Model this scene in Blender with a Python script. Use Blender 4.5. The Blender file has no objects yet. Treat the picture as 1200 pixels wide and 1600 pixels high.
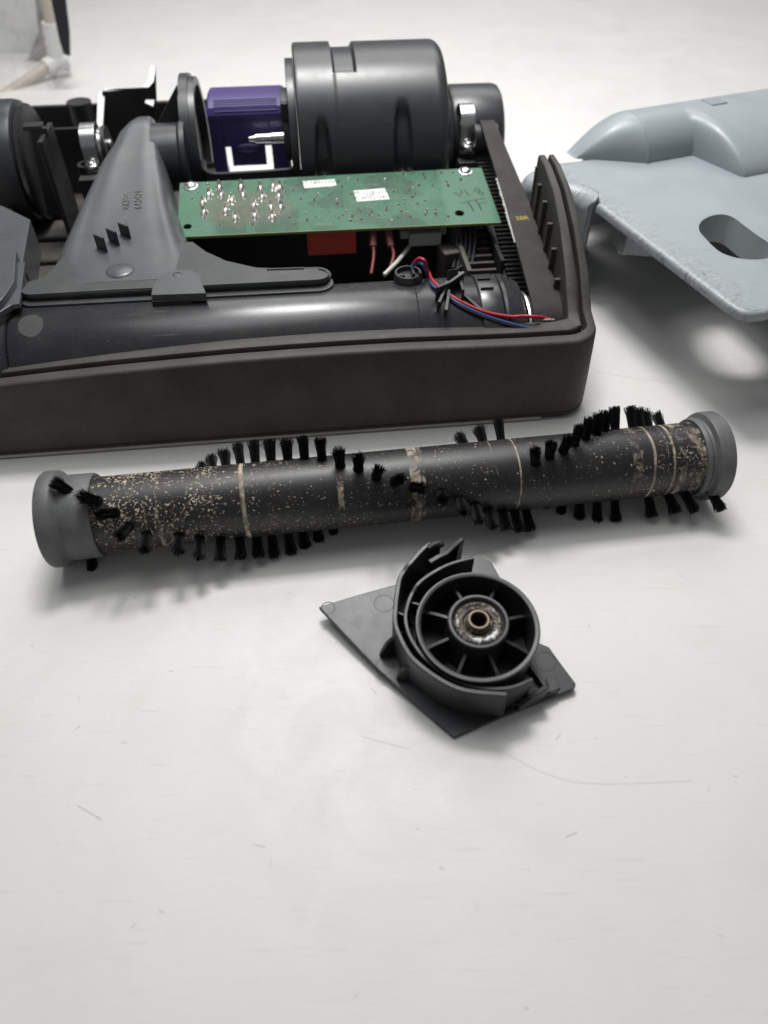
import bpy, math, random
from mathutils import Matrix, Vector
from mathutils.geometry import tessellate_polygon
R = math.radians
random.seed(7)
S = 0.001                       # lengths below are written in millimetres
scene = bpy.context.scene
C = scene.collection

# ------------------------------------------------------------------ camera, light, exposure
PITCH = R(47); FPX = 1155.0; CAMH = 268.0
cam_d = bpy.data.cameras.new("camera"); cam = bpy.data.objects.new("camera", cam_d); C.objects.link(cam)
cam_d.sensor_fit = 'VERTICAL'; cam_d.sensor_height = 36.0; cam_d.sensor_width = 27.0
cam_d.lens = 36.0 * FPX / 1600.0
cam_d.clip_start = 0.01; cam_d.clip_end = 50
cam.location = (0, 0, CAMH * S); cam.rotation_euler = (R(90) - PITCH, 0, 0)
cam_d.dof.use_dof = True; cam_d.dof.focus_distance = 0.365; cam_d.dof.aperture_fstop = 7.0
scene.camera = cam

world = bpy.data.worlds.new("World"); scene.world = world; world.use_nodes = True
bg = world.node_tree.nodes["Background"]
bg.inputs[0].default_value = (0.97, 0.975, 1.0, 1); bg.inputs[1].default_value = 0.17

def area(name, loc, target, sx, sy, power, col=(1, 1, 1)):
    l = bpy.data.lights.new(name, 'AREA'); l.shape = 'RECTANGLE'; l.size = sx; l.size_y = sy
    l.energy = power; l.color = col
    o = bpy.data.objects.new(name, l); C.objects.link(o); o.location = loc
    o.rotation_euler = (Vector(target) - Vector(loc)).to_track_quat('-Z', 'Y').to_euler()
    return o
area("key_softbox", (-0.04, 0.68, 0.90), (-0.02, 0.50, 0), 0.27, 0.18, 2.7, (1, 0.985, 0.965)).data.spread = R(110)
area("back_softbox", (0.10, 1.55, 1.15), (0.1, 1.15, 0), 1.4, 0.7, 6.2, (1, 0.99, 0.98)).data.spread = R(120)
area("ceiling_panel", (-0.08, 0.50, 0.98), (-0.05, 0.45, 0), 0.80, 0.50, 4.5, (0.97, 0.985, 1))

scene.view_settings.view_transform = 'Standard'; scene.view_settings.look = 'None'
scene.view_settings.exposure = -0.03; scene.view_settings.gamma = 1.0
scene.cycles.max_bounces = 8

# ------------------------------------------------------------------ measuring: a point of the place seen at a photo pixel
def ray(px, py):
    u = 800 - py
    return (Vector((0, 0, CAMH)), Vector((px - 600, FPX * math.cos(PITCH) + u * math.sin(PITCH), -FPX * math.sin(PITCH) + u * math.cos(PITCH))))
def at(M, px, py, ax, val):
    """point in frame M (mm) where the sight line meets local plane ax=val"""
    o, d = ray(px, py); I = M.inverted(); o = I @ o; d = I.to_3x3() @ d
    t = (val - o[ax]) / d[ax]
    return o + d * t
def frame(x, y, z, rz=0, rx=0):
    return Matrix.Translation((x, y, z)) @ Matrix.Rotation(rz, 4, 'Z') @ Matrix.Rotation(rx, 4, 'X')
WORLD = Matrix.Identity(4)

# ------------------------------------------------------------------ materials
def nodes(m):
    m.use_nodes = True; nt = m.node_tree; return nt, nt.nodes, nt.links, nt.nodes["Principled BSDF"]
def mat(name, col, rough=0.45, metal=0.0, bump=0.0, bscale=600.0, spec=0.5, var=0.0, vscale=60.0, dust=0.0, dcol=(0.30, 0.27, 0.22), coat=0.0, scratch=0.0, trans=0.0, alpha=1.0):
    m = bpy.data.materials.new(name); nt, N, L, b = nodes(m)
    b.inputs['Base Color'].default_value = (*col, 1); b.inputs['Roughness'].default_value = rough
    b.inputs['Metallic'].default_value = metal; b.inputs['Specular IOR Level'].default_value = spec
    b.inputs['Coat Weight'].default_value = coat; b.inputs['Transmission Weight'].default_value = trans
    b.inputs['Alpha'].default_value = alpha
    tc = N.new('ShaderNodeTexCoord')
    colsock = None
    def mix(a, bcol, fac):
        x = N.new('ShaderNodeMix'); x.data_type = 'RGBA'
        if isinstance(a, tuple): x.inputs[6].default_value = (*a, 1)
        else: L.new(a, x.inputs[6])
        x.inputs[7].default_value = (*bcol, 1); L.new(fac, x.inputs[0]); return x.outputs[2]
    def noise(sc, det=4, ro=0.6, vec=None):
        n = N.new('ShaderNodeTexNoise'); n.inputs['Scale'].default_value = sc; n.inputs['Detail'].default_value = det
        n.inputs['Roughness'].default_value = ro
        L.new(vec if vec else tc.outputs['Object'], n.inputs['Vector']); return n.outputs['Fac']
    def rng(s, a, b_, c=0.0, d=1.0):
        r = N.new('ShaderNodeMapRange'); r.inputs[1].default_value = a; r.inputs[2].default_value = b_
        r.inputs[3].default_value = c; r.inputs[4].default_value = d; L.new(s, r.inputs[0]); return r.outputs[0]
    cur = col
    if var:
        cur = mix(cur, tuple(c * (1 + var) + 0.004 for c in col), rng(noise(vscale), 0.35, 0.7))
    if dust:
        cur = mix(cur, dcol, rng(noise(vscale * 0.7, 8, 0.75), 0.5, 0.85, 0, dust))
        cur = mix(cur, (0.42, 0.38, 0.32), rng(noise(1500, 2, 0.5), 0.695, 0.74, 0, min(1, dust * 4)))
    if scratch:
        mp = N.new('ShaderNodeMapping'); mp.inputs['Scale'].default_value = (30, 900, 900); mp.inputs['Rotation'].default_value = (0.3, 0.2, 0.5)
        L.new(tc.outputs['Object'], mp.inputs['Vector'])
        cur = mix(cur, (0.35, 0.34, 0.33), rng(noise(1.0, 3, 0.6, mp.outputs[0]), 0.66, 0.72, 0, scratch))
    if not isinstance(cur, tuple): L.new(cur, b.inputs['Base Color'])
    if rough > 0.05 and metal < 0.5:
        L.new(rng(noise(vscale * 1.3, 5, 0.7), 0.3, 0.75, rough * 0.93, min(1, rough * 1.15)), b.inputs['Roughness'])
    if bump:
        bp = N.new('ShaderNodeBump'); bp.inputs['Strength'].default_value = bump; bp.inputs['Distance'].default_value = 0.0004
        L.new(noise(bscale, 3, 0.6), bp.inputs['Height']); L.new(bp.outputs[0], b.inputs['Normal'])
    return m

MT = {}
MT['rubber'] = mat('worn_rim_plastic', (0.041, 0.038, 0.034), 0.58, bump=0.12, bscale=1500, var=0.35, vscale=45, dust=0.09, spec=0.35)
MT['black'] = mat('black_plastic', (0.016, 0.016, 0.018), 0.42, bump=0.05, var=0.4, dust=0.05)
MT['dusty'] = mat('dusty_black_plastic', (0.040, 0.036, 0.032), 0.6, bump=0.1, var=0.5, dust=0.35, dcol=(0.13, 0.115, 0.10))
MT['char'] = mat('charcoal_gloss_plastic', (0.026, 0.0285, 0.032), 0.34, bump=0.02, bscale=300, var=0.08, dust=0.05, scratch=0.10)
MT['tube'] = mat('charcoal_tube_plastic', (0.024, 0.025, 0.028), 0.27, bump=0.02, bscale=260, var=0.1, dust=0.09, scratch=0.25)
MT['duct'] = mat('grey_duct_plastic', (0.074, 0.079, 0.083), 0.30, bump=0.04, bscale=300, var=0.15, dust=0.08, scratch=0.08)
MT['flange'] = mat('dark_grey_flange_plastic', (0.045, 0.048, 0.050), 0.4, bump=0.06, bscale=1200, var=0.15, dust=0.15)
MT['cap'] = mat('end_cover_plastic', (0.017, 0.0185, 0.021), 0.36, bump=0.16, bscale=1800, var=0.35, vscale=90, dust=0.10, dcol=(0.10, 0.10, 0.10))
MT['capin'] = mat('moulded_black_plastic', (0.014, 0.0145, 0.016), 0.40, bump=0.06, bscale=1300, var=0.4, vscale=120, dust=0.10, dcol=(0.07, 0.07, 0.07))
MT['ends'] = mat('grey_end_cap_plastic', (0.098, 0.100, 0.101), 0.5, bump=0.08, bscale=900, var=0.3, vscale=120, dust=0.12, spec=0.4)
MT['cover'] = mat('blue_grey_painted_plastic', (0.37, 0.42, 0.435), 0.36, bump=0.10, bscale=1600, var=0.06, vscale=25)
MT['purple'] = mat('purple_plastic', (0.050, 0.033, 0.145), 0.4, bump=0.03)
MT['steel'] = mat('zinc_steel', (0.62, 0.64, 0.64), 0.25, metal=1.0, bump=0.15, bscale=900)
MT['zinc'] = mat('bright_zinc', (0.55, 0.57, 0.54), 0.35, metal=0.35, bump=0.3, bscale=700, var=0.3)
MT['brass'] = mat('worn_brass', (0.13, 0.10, 0.075), 0.42, metal=0.7, bump=0.2, bscale=1500)
MT['solder'] = mat('solder', (0.58, 0.56, 0.52), 0.25, metal=0.85)
MT['red'] = mat('red_relay_plastic', (0.50, 0.055, 0.035), 0.5)
MT['redwire'] = mat('red_wire', (0.42, 0.02, 0.035), 0.4)
MT['dullwire'] = mat('dull_red_wire', (0.16, 0.018, 0.02), 0.5)
MT['bluewire'] = mat('blue_wire', (0.035, 0.07, 0.20), 0.4)
MT['pinkwire'] = mat('pink_terminal', (0.22, 0.07, 0.06), 0.45)
MT['whitewire'] = mat('white_wire', (0.5, 0.49, 0.45), 0.45)
MT['connector'] = mat('white_nylon', (0.42, 0.44, 0.40), 0.5)
MT['belt'] = mat('rubber_belt', (0.030, 0.028, 0.027), 0.72, bump=0.2, bscale=1500, var=0.3, dust=0.06, spec=0.3)
MT['bristle'] = mat('black_nylon_bristle', (0.006, 0.006, 0.007), 0.6, spec=0.2)
MT['white'] = mat('white_plastic', (0.75, 0.75, 0.73), 0.4)
MT['paper'] = mat('label_paper', (0.72, 0.72, 0.70), 0.6)
MT['ink'] = mat('grey_ink', (0.022, 0.030, 0.027), 0.7)
MT['yellow'] = mat('yellow_print', (0.42, 0.30, 0.06), 0.7)
MT['beige'] = mat('beige_tube_plastic', (0.52, 0.46, 0.39), 0.4)
MT['navy'] = mat('navy_trim', (0.004, 0.005, 0.011), 0.5)
MT['lint'] = mat('lint_fibre', (0.40, 0.38, 0.35), 0.8)
MT['emboss'] = mat('embossed_grey_plastic', (0.135, 0.138, 0.138), 0.45)

# --- white table with fine scratches, scuffs and specks
def table_mat():
    m = bpy.data.materials.new('scuffed_white_laminate'); nt, N, L, b = nodes(m)
    tc = N.new('ShaderNodeTexCoord')
    def noise(sc, det, ro, vec=None, dist=0):
        n = N.new('ShaderNodeTexNoise'); n.inputs['Scale'].default_value = sc; n.inputs['Detail'].default_value = det
        n.inputs['Roughness'].default_value = ro; n.inputs['Distortion'].default_value = dist
        L.new(vec if vec else tc.outputs['Object'], n.inputs['Vector']); return n.outputs['Fac']
    def rng(s, a, b_, c=0.0, d=1.0):
        r = N.new('ShaderNodeMapRange'); r.inputs[1].default_value = a; r.inputs[2].default_value = b_
        r.inputs[3].default_value = c; r.inputs[4].default_value = d; L.new(s, r.inputs[0]); return r.outputs[0]
    def mix(a, bcol, fac):
        x = N.new('ShaderNodeMix'); x.data_type = 'RGBA'
        if isinstance(a, tuple): x.inputs[6].default_value = (*a, 1)
        else: L.new(a, x.inputs[6])
        x.inputs[7].default_value = (*bcol, 1); L.new(fac, x.inputs[0]); return x.outputs[2]
    cur = mix((0.71, 0.700, 0.678), (0.66, 0.654, 0.634), rng(noise(9, 6, 0.65, dist=1.0), 0.40, 0.75))
    cur = mix(cur, (0.61, 0.56, 0.49), rng(noise(14, 5, 0.7, dist=2.0), 0.55, 0.80, 0, 0.35))
    for i, (ang, thr, st) in enumerate(((0.2, 0.685, 0.30), (1.3, 0.69, 0.26), (2.3, 0.70, 0.24), (0.75, 0.70, 0.2))):
        mp = N.new('ShaderNodeMapping'); mp.inputs['Rotation'].default_value = (0, 0, ang)
        mp.inputs['Scale'].default_value = (38 + 9 * i, 1100, 10); mp.inputs['Location'].default_value = (i * 3.1, i, 0)
        L.new(tc.outputs['Object'], mp.inputs['Vector'])
        msk = rng(noise(1.0, 2, 0.5, mp.outputs[0], 0.25), thr, thr + 0.04, 0, st)
        cur = mix(cur, (0.42, 0.41, 0.39), msk)
    cur = mix(cur, (0.40, 0.38, 0.34), rng(noise(330, 3, 0.7), 0.735, 0.80, 0, 0.55))
    cur = mix(cur, (0.60, 0.585, 0.56), rng(noise(650, 4, 0.8), 0.55, 0.75, 0, 0.22))
    cur = mix(cur, (0.76, 0.76, 0.75), rng(noise(60, 6, 0.8, dist=0.5), 0.55, 0.9, 0, 0.5))
    L.new(cur, b.inputs['Base Color'])
    L.new(rng(noise(30, 6, 0.7, dist=1), 0.3, 0.7, 0.36, 0.58), b.inputs['Roughness'])
    b.inputs['Specular IOR Level'].default_value = 0.35
    bp = N.new('ShaderNodeBump'); bp.inputs['Strength'].default_value = 0.18; bp.inputs['Distance'].default_value = 0.0006
    L.new(noise(420, 5, 0.7), bp.inputs['Height']); L.new(bp.outputs[0], b.inputs['Normal'])
    return m
MT['table'] = table_mat()

# ------------------------------------------------------------------ mesh builder (millimetres in, metres out)
class B:
    def __init__(s): s.v = []; s.f = []
    def add(s, vs, fs):
        n = len(s.v); s.v += [Vector(p) for p in vs]; s.f += [tuple(i + n for i in f) for f in fs]; return s
    def box(s, c, d, rot=None):
        M = rot if rot else Matrix.Identity(3)
        h = [x / 2 for x in d]; vs = []
        for z in (-1, 1):
            for y in (-1, 1):
                for x in (-1, 1): vs.append(Vector(c) + M @ Vector((x * h[0], y * h[1], z * h[2])))
        return s.add(vs, [(0, 2, 3, 1), (4, 5, 7, 6), (0, 1, 5, 4), (2, 6, 7, 3), (0, 4, 6, 2), (1, 3, 7, 5)])
    def grid(s, rows, cu=False, cv=False, cap=False):
        nr, nc = len(rows), len(rows[0]); vs = [p for r in rows for p in r]; fs = []
        for i in range(nr if cu else nr - 1):
            for j in range(nc if cv else nc - 1):
                a = i * nc + j; b = i * nc + (j + 1) % nc; c = ((i + 1) % nr) * nc + (j + 1) % nc; d = ((i + 1) % nr) * nc + j
                fs.append((a, b, c, d))
        if cap: fs.append(tuple(range(nc - 1, -1, -1))); fs.append(tuple((nr - 1) * nc + j for j in range(nc)))
        return s.add(vs, fs)
    def lathe(s, o, ax, prof, n=48, a0=0.0, a1=360.0, closed=False, ref=(0, 0, 1)):
        """prof: list of (t along axis, r)"""
        o = Vector(o); ax = Vector(ax).normalized(); ref = Vector(ref)
        if abs(ref.dot(ax)) > 0.95: ref = Vector((1, 0, 0))
        e1 = (ref - ax * ref.dot(ax)).normalized(); e2 = ax.cross(e1)
        full = abs(a1 - a0) > 359.9; k = n if full else n + 1; rows = []
        for i in range(k):
            a = R(a0 + (a1 - a0) * i / n)
            rows.append([o + ax * t + (e1 * math.cos(a) + e2 * math.sin(a)) * r for t, r in prof])
        return s.grid(rows, cu=full, cv=closed, cap=(closed and not full))
    def cyl(s, a, b, r0, r1=None, n=32):
        r1 = r0 if r1 is None else r1; a = Vector(a); b = Vector(b); l = (b - a).length
        return s.lathe(a, b - a, [(0, 0.001), (0, r0), (l, r1), (l, 0.001)], n)
    def prism(s, poly, z0, z1, holes=(), M=None):
        """poly in local xy, extruded z0..z1, optional transform"""
        loops = [[Vector((p[0], p[1], 0)) for p in poly]] + [[Vector((p[0], p[1], 0)) for p in h] for h in holes]
        tri = tessellate_polygon(loops); flat = [p for l in loops for p in l]; n = len(flat)
        vs = [Vector((p.x, p.y, z0)) for p in flat] + [Vector((p.x, p.y, z1)) for p in flat]
        fs = [tuple(t) for t in tri] + [tuple(i + n for i in reversed(t)) for t in tri]
        k = 0
        for l in loops:
            for i in range(len(l)): a = k + i; b = k + (i + 1) % len(l); fs.append((a, b, b + n, a + n))
            k += len(l)
        if M is not None: vs = [M @ v for v in vs]
        return s.add(vs, fs)
    def wall(s, path, th, zb, zt):
        """thin upright wall along a path of (x,y); zb, zt numbers or lists"""
        n = len(path); P = [Vector((p[0], p[1])) for p in path]; rows = []
        for i in range(n):
            d = (P[min(i + 1, n - 1)] - P[max(i - 1, 0)]).normalized(); nn = Vector((-d.y, d.x)) * th / 2
            b = zb[i] if isinstance(zb, (list, tuple)) else zb; t = zt[i] if isinstance(zt, (list, tuple)) else zt
            e = min(0.35, th * 0.2)
            a_, c_ = P[i] + nn, P[i] - nn; a2, c2 = P[i] + nn * (1 - 2 * e / th), P[i] - nn * (1 - 2 * e / th)
            rows.append([Vector((a_.x, a_.y, b)), Vector((a_.x, a_.y, t - e)), Vector((a2.x, a2.y, t)), Vector((c2.x, c2.y, t)), Vector((c_.x, c_.y, t - e)), Vector((c_.x, c_.y, b))])
        return s.grid(rows, cv=True, cap=True)
    def tubep(s, path, r, n=10):
        P = [Vector(p) for p in path]; rows = []; up = Vector((0.13, 0.2, 1)).normalized()
        for i, p in enumerate(P):
            d = (P[min(i + 1, len(P) - 1)] - P[max(i - 1, 0)]).normalized()
            e1 = (up - d * up.dot(d))
            if e1.length < 1e-3: e1 = Vector((1, 0, 0)) - d * d.x
            e1.normalize(); e2 = d.cross(e1); rr = r[i] if isinstance(r, (list, tuple)) else r
            rows.append([p + (e1 * math.cos(2 * math.pi * j / n) + e2 * math.sin(2 * math.pi * j / n)) * rr for j in range(n)])
        return s.grid(rows, cv=True, cap=True)
    def ellipsoid(s, c, r, nu=12, nv=8, top=False):
        rows = []
        for i in range(nv + 1):
            t = -math.pi / 2 + math.pi * i / nv
            rows.append([Vector((c[0] + r[0] * math.cos(t) * math.cos(2 * math.pi * j / nu), c[1] + r[1] * math.cos(t) * math.sin(2 * math.pi * j / nu), c[2] + r[2] * math.sin(t))) for j in range(nu)])
        return s.grid(rows, cv=True)
    def build(s, name, m, parent=None, angle=35, bevel=0, seg=2, solid=0, fix=True):
        me = bpy.data.meshes.new(name); me.from_pydata([p * S for p in s.v], [], s.f); me.validate(); me.update()
        if fix:
            import bmesh
            bm = bmesh.new(); bm.from_mesh(me); bmesh.ops.remove_doubles(bm, verts=bm.verts, dist=2e-7)
            bmesh.ops.recalc_face_normals(bm, faces=bm.faces); bm.to_mesh(me); bm.free()
        me.materials.append(MT[m] if isinstance(m, str) else m)
        for p in me.polygons: p.use_smooth = True
        me.set_sharp_from_angle(angle=R(angle))
        o = bpy.data.objects.new(name, me); C.objects.link(o)
        if parent is not None: o.parent = parent
        if solid:
            md = o.modifiers.new('thickness', 'SOLIDIFY'); md.thickness = solid * S; md.offset = -1
        if bevel:
            md = o.modifiers.new('edges', 'BEVEL'); md.width = bevel * S; md.segments = seg; md.limit_method = 'ANGLE'; md.angle_limit = R(40)
            md.harden_normals = True
        return o
def box(name, m, par, c, d, bevel=0.4, rz=0, rx=0, ry=0):
    rot = (Matrix.Rotation(rz, 3, 'Z') @ Matrix.Rotation(ry, 3, 'Y') @ Matrix.Rotation(rx, 3, 'X'))
    return B().box(c, d, rot).build(name, m, par, bevel=bevel)
def thing(name, label, cat, M=None, group=None):
    o = bpy.data.objects.new(name, None); C.objects.link(o); o.empty_display_size = 0.01
    if M is not None:
        o.location = M.translation * S; o.rotation_euler = M.to_euler()
    o['label'] = label; o['category'] = cat
    if group: o['group'] = group
    return o
def text(name, body, m, par, M, size, depth=0.12, shear=0):
    cu = bpy.data.curves.new(name, 'FONT'); cu.body = body; cu.size = size; cu.extrude = depth; cu.align_x = 'CENTER'; cu.align_y = 'CENTER'; cu.shear = shear
    t = bpy.data.objects.new(name + '_src', cu); C.objects.link(t); dg = bpy.context.evaluated_depsgraph_get()
    me = bpy.data.meshes.new_from_object(t.evaluated_get(dg)); bpy.data.objects.remove(t); bpy.data.curves.remove(cu)
    for v in me.vertices: v.co = (M @ v.co) * S
    me.materials.clear(); me.materials.append(MT[m]); me.name = name
    o = bpy.data.objects.new(name, me); C.objects.link(o); o.parent = par; return o
def smooth_path(P, k=6):
    P = [Vector(p) for p in P]; out = []
    for i in range(len(P) - 1):
        a = P[max(i - 1, 0)]; b = P[i]; c = P[i + 1]; d = P[min(i + 2, len(P) - 1)]
        for j in range(k):
            t = j / k; out.append(0.5 * ((2 * b) + (c - a) * t + (2 * a - 5 * b + 4 * c - d) * t * t + (3 * b - a - 3 * c + d) * t ** 3))
    out.append(P[-1]); return out
def interp(x, pts):
    if x <= pts[0][0]: return pts[0][1]
    for (a, ya), (b, yb) in zip(pts, pts[1:]):
        if x <= b: return ya + (yb - ya) * (x - a) / (b - a)
    return pts[-1][1]
def sstep(x): x = max(0, min(1, x)); return x * x * (3 - 2 * x)

def screw_mesh(r=3.3):
    b = B(); b.lathe((0, 0, 0), (0, 0, 1), [(0, r * 1.25), (0.5, r * 1.25), (0.7, r), (1.5, r * 0.85), (2.1, r * 0.5), (2.2, r * 0.3), (1.5, 0.25)], 24)
    b.box((0, 0, 1.95), (r * 1.1, 0.6, 0.35)); b.box((0, 0, 1.93), (0.6, r * 1.1, 0.35))
    return b
_screw = {}
def screw(par, M, r=3.3):
    key = round(r, 2)
    if key not in _screw:
        o = screw_mesh(r).build('screw', 'steel', par); _screw[key] = o
    else:
        o = _screw[key].copy(); C.objects.link(o); o.parent = par
    o.matrix_local = Matrix.Translation(M.translation * S) @ M.to_3x3().to_4x4(); return o

# ================================================================== SETTING: white seamless table
b = B(); rows = []
prof = [(-900, 0), (0, 0), (700, 0), (1400, 0), (1900, 0)] + [(1900 + 500 * math.sin(R(a)), 500 - 500 * math.cos(R(a))) for a in range(10, 91, 10)] + [(2400, 2400)]
for y, z in prof: rows.append([Vector((x, y, z)) for x in (-3000, -1200, -300, 300, 1200, 3000)])
b.grid(rows); tb = b.build('table_surface', 'table', None, angle=60, fix=False)
tb['kind'] = 'structure'
for p in tb.data.polygons:
    pass

# fine hairs and lint lying on the table
b = B(); rnd = random.Random(5)
marks = [((790, 1178), (900, 1222), (1085, 1220)), ((398, 1320), (414, 1323)), ((884, 1308), (903, 1300)),
         ((868, 1155), (876, 1148)), ((580, 1075), (588, 1084)), ((120, 1258), (158, 1280)), ((565, 1150), (600, 1160), (640, 1170)), ((247, 688), (240, 715), (262, 735)), ((930, 580), (985, 590), (1060, 600))]
for ml in marks:
    P = [at(WORLD, x, y, 2, 0.12) for x, y in ml]
    b.tubep(smooth_path(P, 8), 0.03 if len(ml) > 2 else 0.055, 4)
for i in range(34):
    x, y = rnd.uniform(20, 1180), rnd.uniform(900, 1590)
    p = at(WORLD, x, y, 2, 0.1); a = rnd.uniform(0, 6.28); l = rnd.uniform(0.4, 2.4)
    q = p + Vector((math.cos(a), math.sin(a), 0)) * l; c = (p + q) / 2 + Vector((rnd.uniform(-.4, .4), rnd.uniform(-.4, .4), 0))
    b.tubep([p, c, q], rnd.uniform(0.03, 0.08), 4)
lint = b.build('lint', 'lint', None); lint['kind'] = 'stuff'; lint['label'] = 'tiny dark hairs and lint specks scattered over the white table'; lint['category'] = 'lint'

# ================================================================== BRUSH ROLL
PL = Vector((-148.5, 225.0, 22.0)); PR = Vector((163.0, 267.7, 22.0))
RL = (PR - PL).length; yaw = math.atan2(PR.y - PL.y, PR.x - PL.x)
MR = frame(PL.x, PL.y, PL.z, yaw)
roll = thing('brush_roll', 'long black brush roll with bristle tufts and grey ends, speckled with tan dust', 'brush roll', MR)
TR = 17.2
def s_of(px):                      # distance along the axis seen at photo column px
    return at(MR, px, 812 + (712 - 812) * (px - 88) / 1030.0, 1, 0)[0]

def roll_mat():
    m = bpy.data.materials.new('dusty_roll_tube'); nt, N, L, bs = nodes(m)
    tc = N.new('ShaderNodeTexCoord'); sep = N.new('ShaderNodeSeparateXYZ'); L.new(tc.outputs['Object'], sep.inputs[0])
    def noise(sc, det, ro, vec=None, dist=0):
        n = N.new('ShaderNodeTexNoise'); n.inputs['Scale'].default_value = sc; n.inputs['Detail'].default_value = det
        n.inputs['Roughness'].default_value = ro; n.inputs['Distortion'].default_value = dist
        L.new(vec if vec else tc.outputs['Object'], n.inputs['Vector']); return n.outputs['Fac']
    def mth(op, a, b_=None, clamp=False):
        x = N.new('ShaderNodeMath'); x.operation = op; x.use_clamp = clamp
        for i, q in enumerate((a, b_)):
            if q is None: continue
            if isinstance(q, (int, float)): x.inputs[i].default_value = q
            else: L.new(q, x.inputs[i])
        return x.outputs[0]
    def rng(s, a, b_, c=0.0, d=1.0):
        r = N.new('ShaderNodeMapRange'); r.inputs[1].default_value = a; r.inputs[2].default_value = b_
        r.inputs[3].default_value = c; r.inputs[4].default_value = d; L.new(s, r.inputs[0]); return r.outputs[0]
    # specks: denser to the left and close to the right end
    ds = [(0, 1.0), (0.2, 0.85), (0.36, 0.6), (0.5, 0.45), (0.7, 0.32), (0.88, 0.45), (0.94, 0.8), (1, 0.9)]
    cr = N.new('ShaderNodeValToRGB'); L.new(mth('MULTIPLY', sep.outputs[0], 1 / (RL * S)), cr.inputs[0])
    e = cr.color_ramp.elements; e[0].position = 0; e[0].color = (1, 1, 1, 1); e[1].position = 1; e[1].color = (.9, .9, .9, 1)
    for p, v in ds[1:-1]: q = e.new(p); q.color = (v, v, v, 1)
    dens = cr.outputs[0]
    patch = rng(noise(48, 5, 0.75, dist=0.6), 0.32, 0.68, 0.15, 1.3)
    thr = mth('SUBTRACT', 0.70, mth('MULTIPLY', mth('MULTIPLY', dens, patch), 0.162))
    sp = mth('MULTIPLY', mth('SUBTRACT', noise(900, 3, 0.6, dist=0.4), thr), 28, True)
    thr2 = mth('SUBTRACT', 0.75, mth('MULTIPLY', mth('MULTIPLY', dens, patch), 0.10))
    sp2 = mth('MULTIPLY', mth('SUBTRACT', noise(380, 3, 0.65, dist=1.2), thr2), 20, True)
    sp = mth('MAXIMUM', sp, sp2)
    mp = N.new('ShaderNodeMapping'); mp.inputs['Scale'].default_value = (2600, 55, 55); L.new(tc.outputs['Object'], mp.inputs['Vector'])
    streak = noise(1.0, 4, 0.65, mp.outputs[0]); br = noise(150, 5, 0.75, dist=0.5)
    cur = sp
    # scraped rings: (px, half width mm, strength, raggedness)
    for px, hw, st, th in ((643, 2.6, 0.85, 0.42), (655, 1.0, 0.7, 0.46), (385, 1.2, 1.0, 0.36), (425, 1.2, 0.6, 0.5), (532, 1.5, 0.9, 0.50), (258, 1.0, 0.8, 0.46), (340, 0.7, 0.5, 0.52), (797, 0.6, 1.0, 0.36), (762, 0.5, 0.6, 0.50),
                           (998, 0.8, 0.95, 0.34), (1027, 0.8, 0.9, 0.36), (1040, 1.8, 0.7, 0.43), (974, 3.0, 0.6, 0.53), (1062, 5.0, 0.75, 0.50), (1018, 0.4, 0.6, 0.44), (240, 0.5, 0.5, 0.5), (910, 0.4, 0.4, 0.52)):
        s0 = s_of(px) * S
        d = mth('ABSOLUTE', mth('SUBTRACT', mth('ADD', sep.outputs[0], mth('MULTIPLY', mth('SUBTRACT', noise(25, 2, 0.5), 0.5), 0.003)), s0))
        w = mth('MULTIPLY', mth('SUBTRACT', hw * S, d), 1 / (0.0005), True)
        t = mth('MULTIPLY', rng(br, th, th + 0.16), rng(streak, 0.35, 0.6, 0.35, 1.0))
        cur = mth('MAXIMUM', cur, mth('MULTIPLY', mth('MULTIPLY', w, t), st))
    mx = N.new('ShaderNodeMix'); mx.data_type = 'RGBA'; mx.inputs[6].default_value = (0.017, 0.0165, 0.017, 1)
    cc = N.new('ShaderNodeMix'); cc.data_type = 'RGBA'; cc.inputs[6].default_value = (0.42, 0.31, 0.20, 1); cc.inputs[7].default_value = (0.66, 0.58, 0.48, 1)
    L.new(rng(noise(300, 2, 0.5), 0.35, 0.65), cc.inputs[0])
    film = N.new('ShaderNodeMix'); film.data_type = 'RGBA'; film.inputs[6].default_value = (0.011, 0.011, 0.012, 1); film.inputs[7].default_value = (0.030, 0.027, 0.025, 1)
    L.new(rng(noise(90, 6, 0.7), 0.4, 0.8), film.inputs[0]); L.new(film.outputs[2], mx.inputs[6])
    L.new(cc.outputs[2], mx.inputs[7]); L.new(cur, mx.inputs[0]); L.new(mx.outputs[2], bs.inputs['Base Color'])
    L.new(rng(cur, 0, 1, 0.42, 0.85), bs.inputs['Roughness'])
    bp = N.new('ShaderNodeBump'); bp.inputs['Strength'].default_value = 0.5; bp.inputs['Distance'].default_value = 0.0004
    L.new(mth('ADD', cur, mth('MULTIPLY', noise(900, 3, 0.6), 0.12)), bp.inputs['Height']); L.new(bp.outputs[0], bs.inputs['Normal'])
    return m
s0, s1 = s_of(150) - 8, s_of(1085) + 8
B().lathe((0, 0, 0), (1, 0, 0), [(s0, 1), (s0, TR), (s1, TR), (s1, 1)], 96).build('roll_tube', roll_mat(), roll)
sA = s_of(158)
endp = [(-2.2, 3), (-2.2, 17), (-1.9, 21.2), (-0.9, 21.9), (4.0, 21.9), (5.0, 21.4), (6.2, 19.6), (7.2, 19.1), (8.6, 19.4), (sA - 1.0, 19.2), (sA, 18.7), (sA, 16.5)]
B().lathe((0, 0, 0), (1, 0, 0), endp, 96).build('end_cap', 'ends', roll)
sB = s_of(1075)
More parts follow.
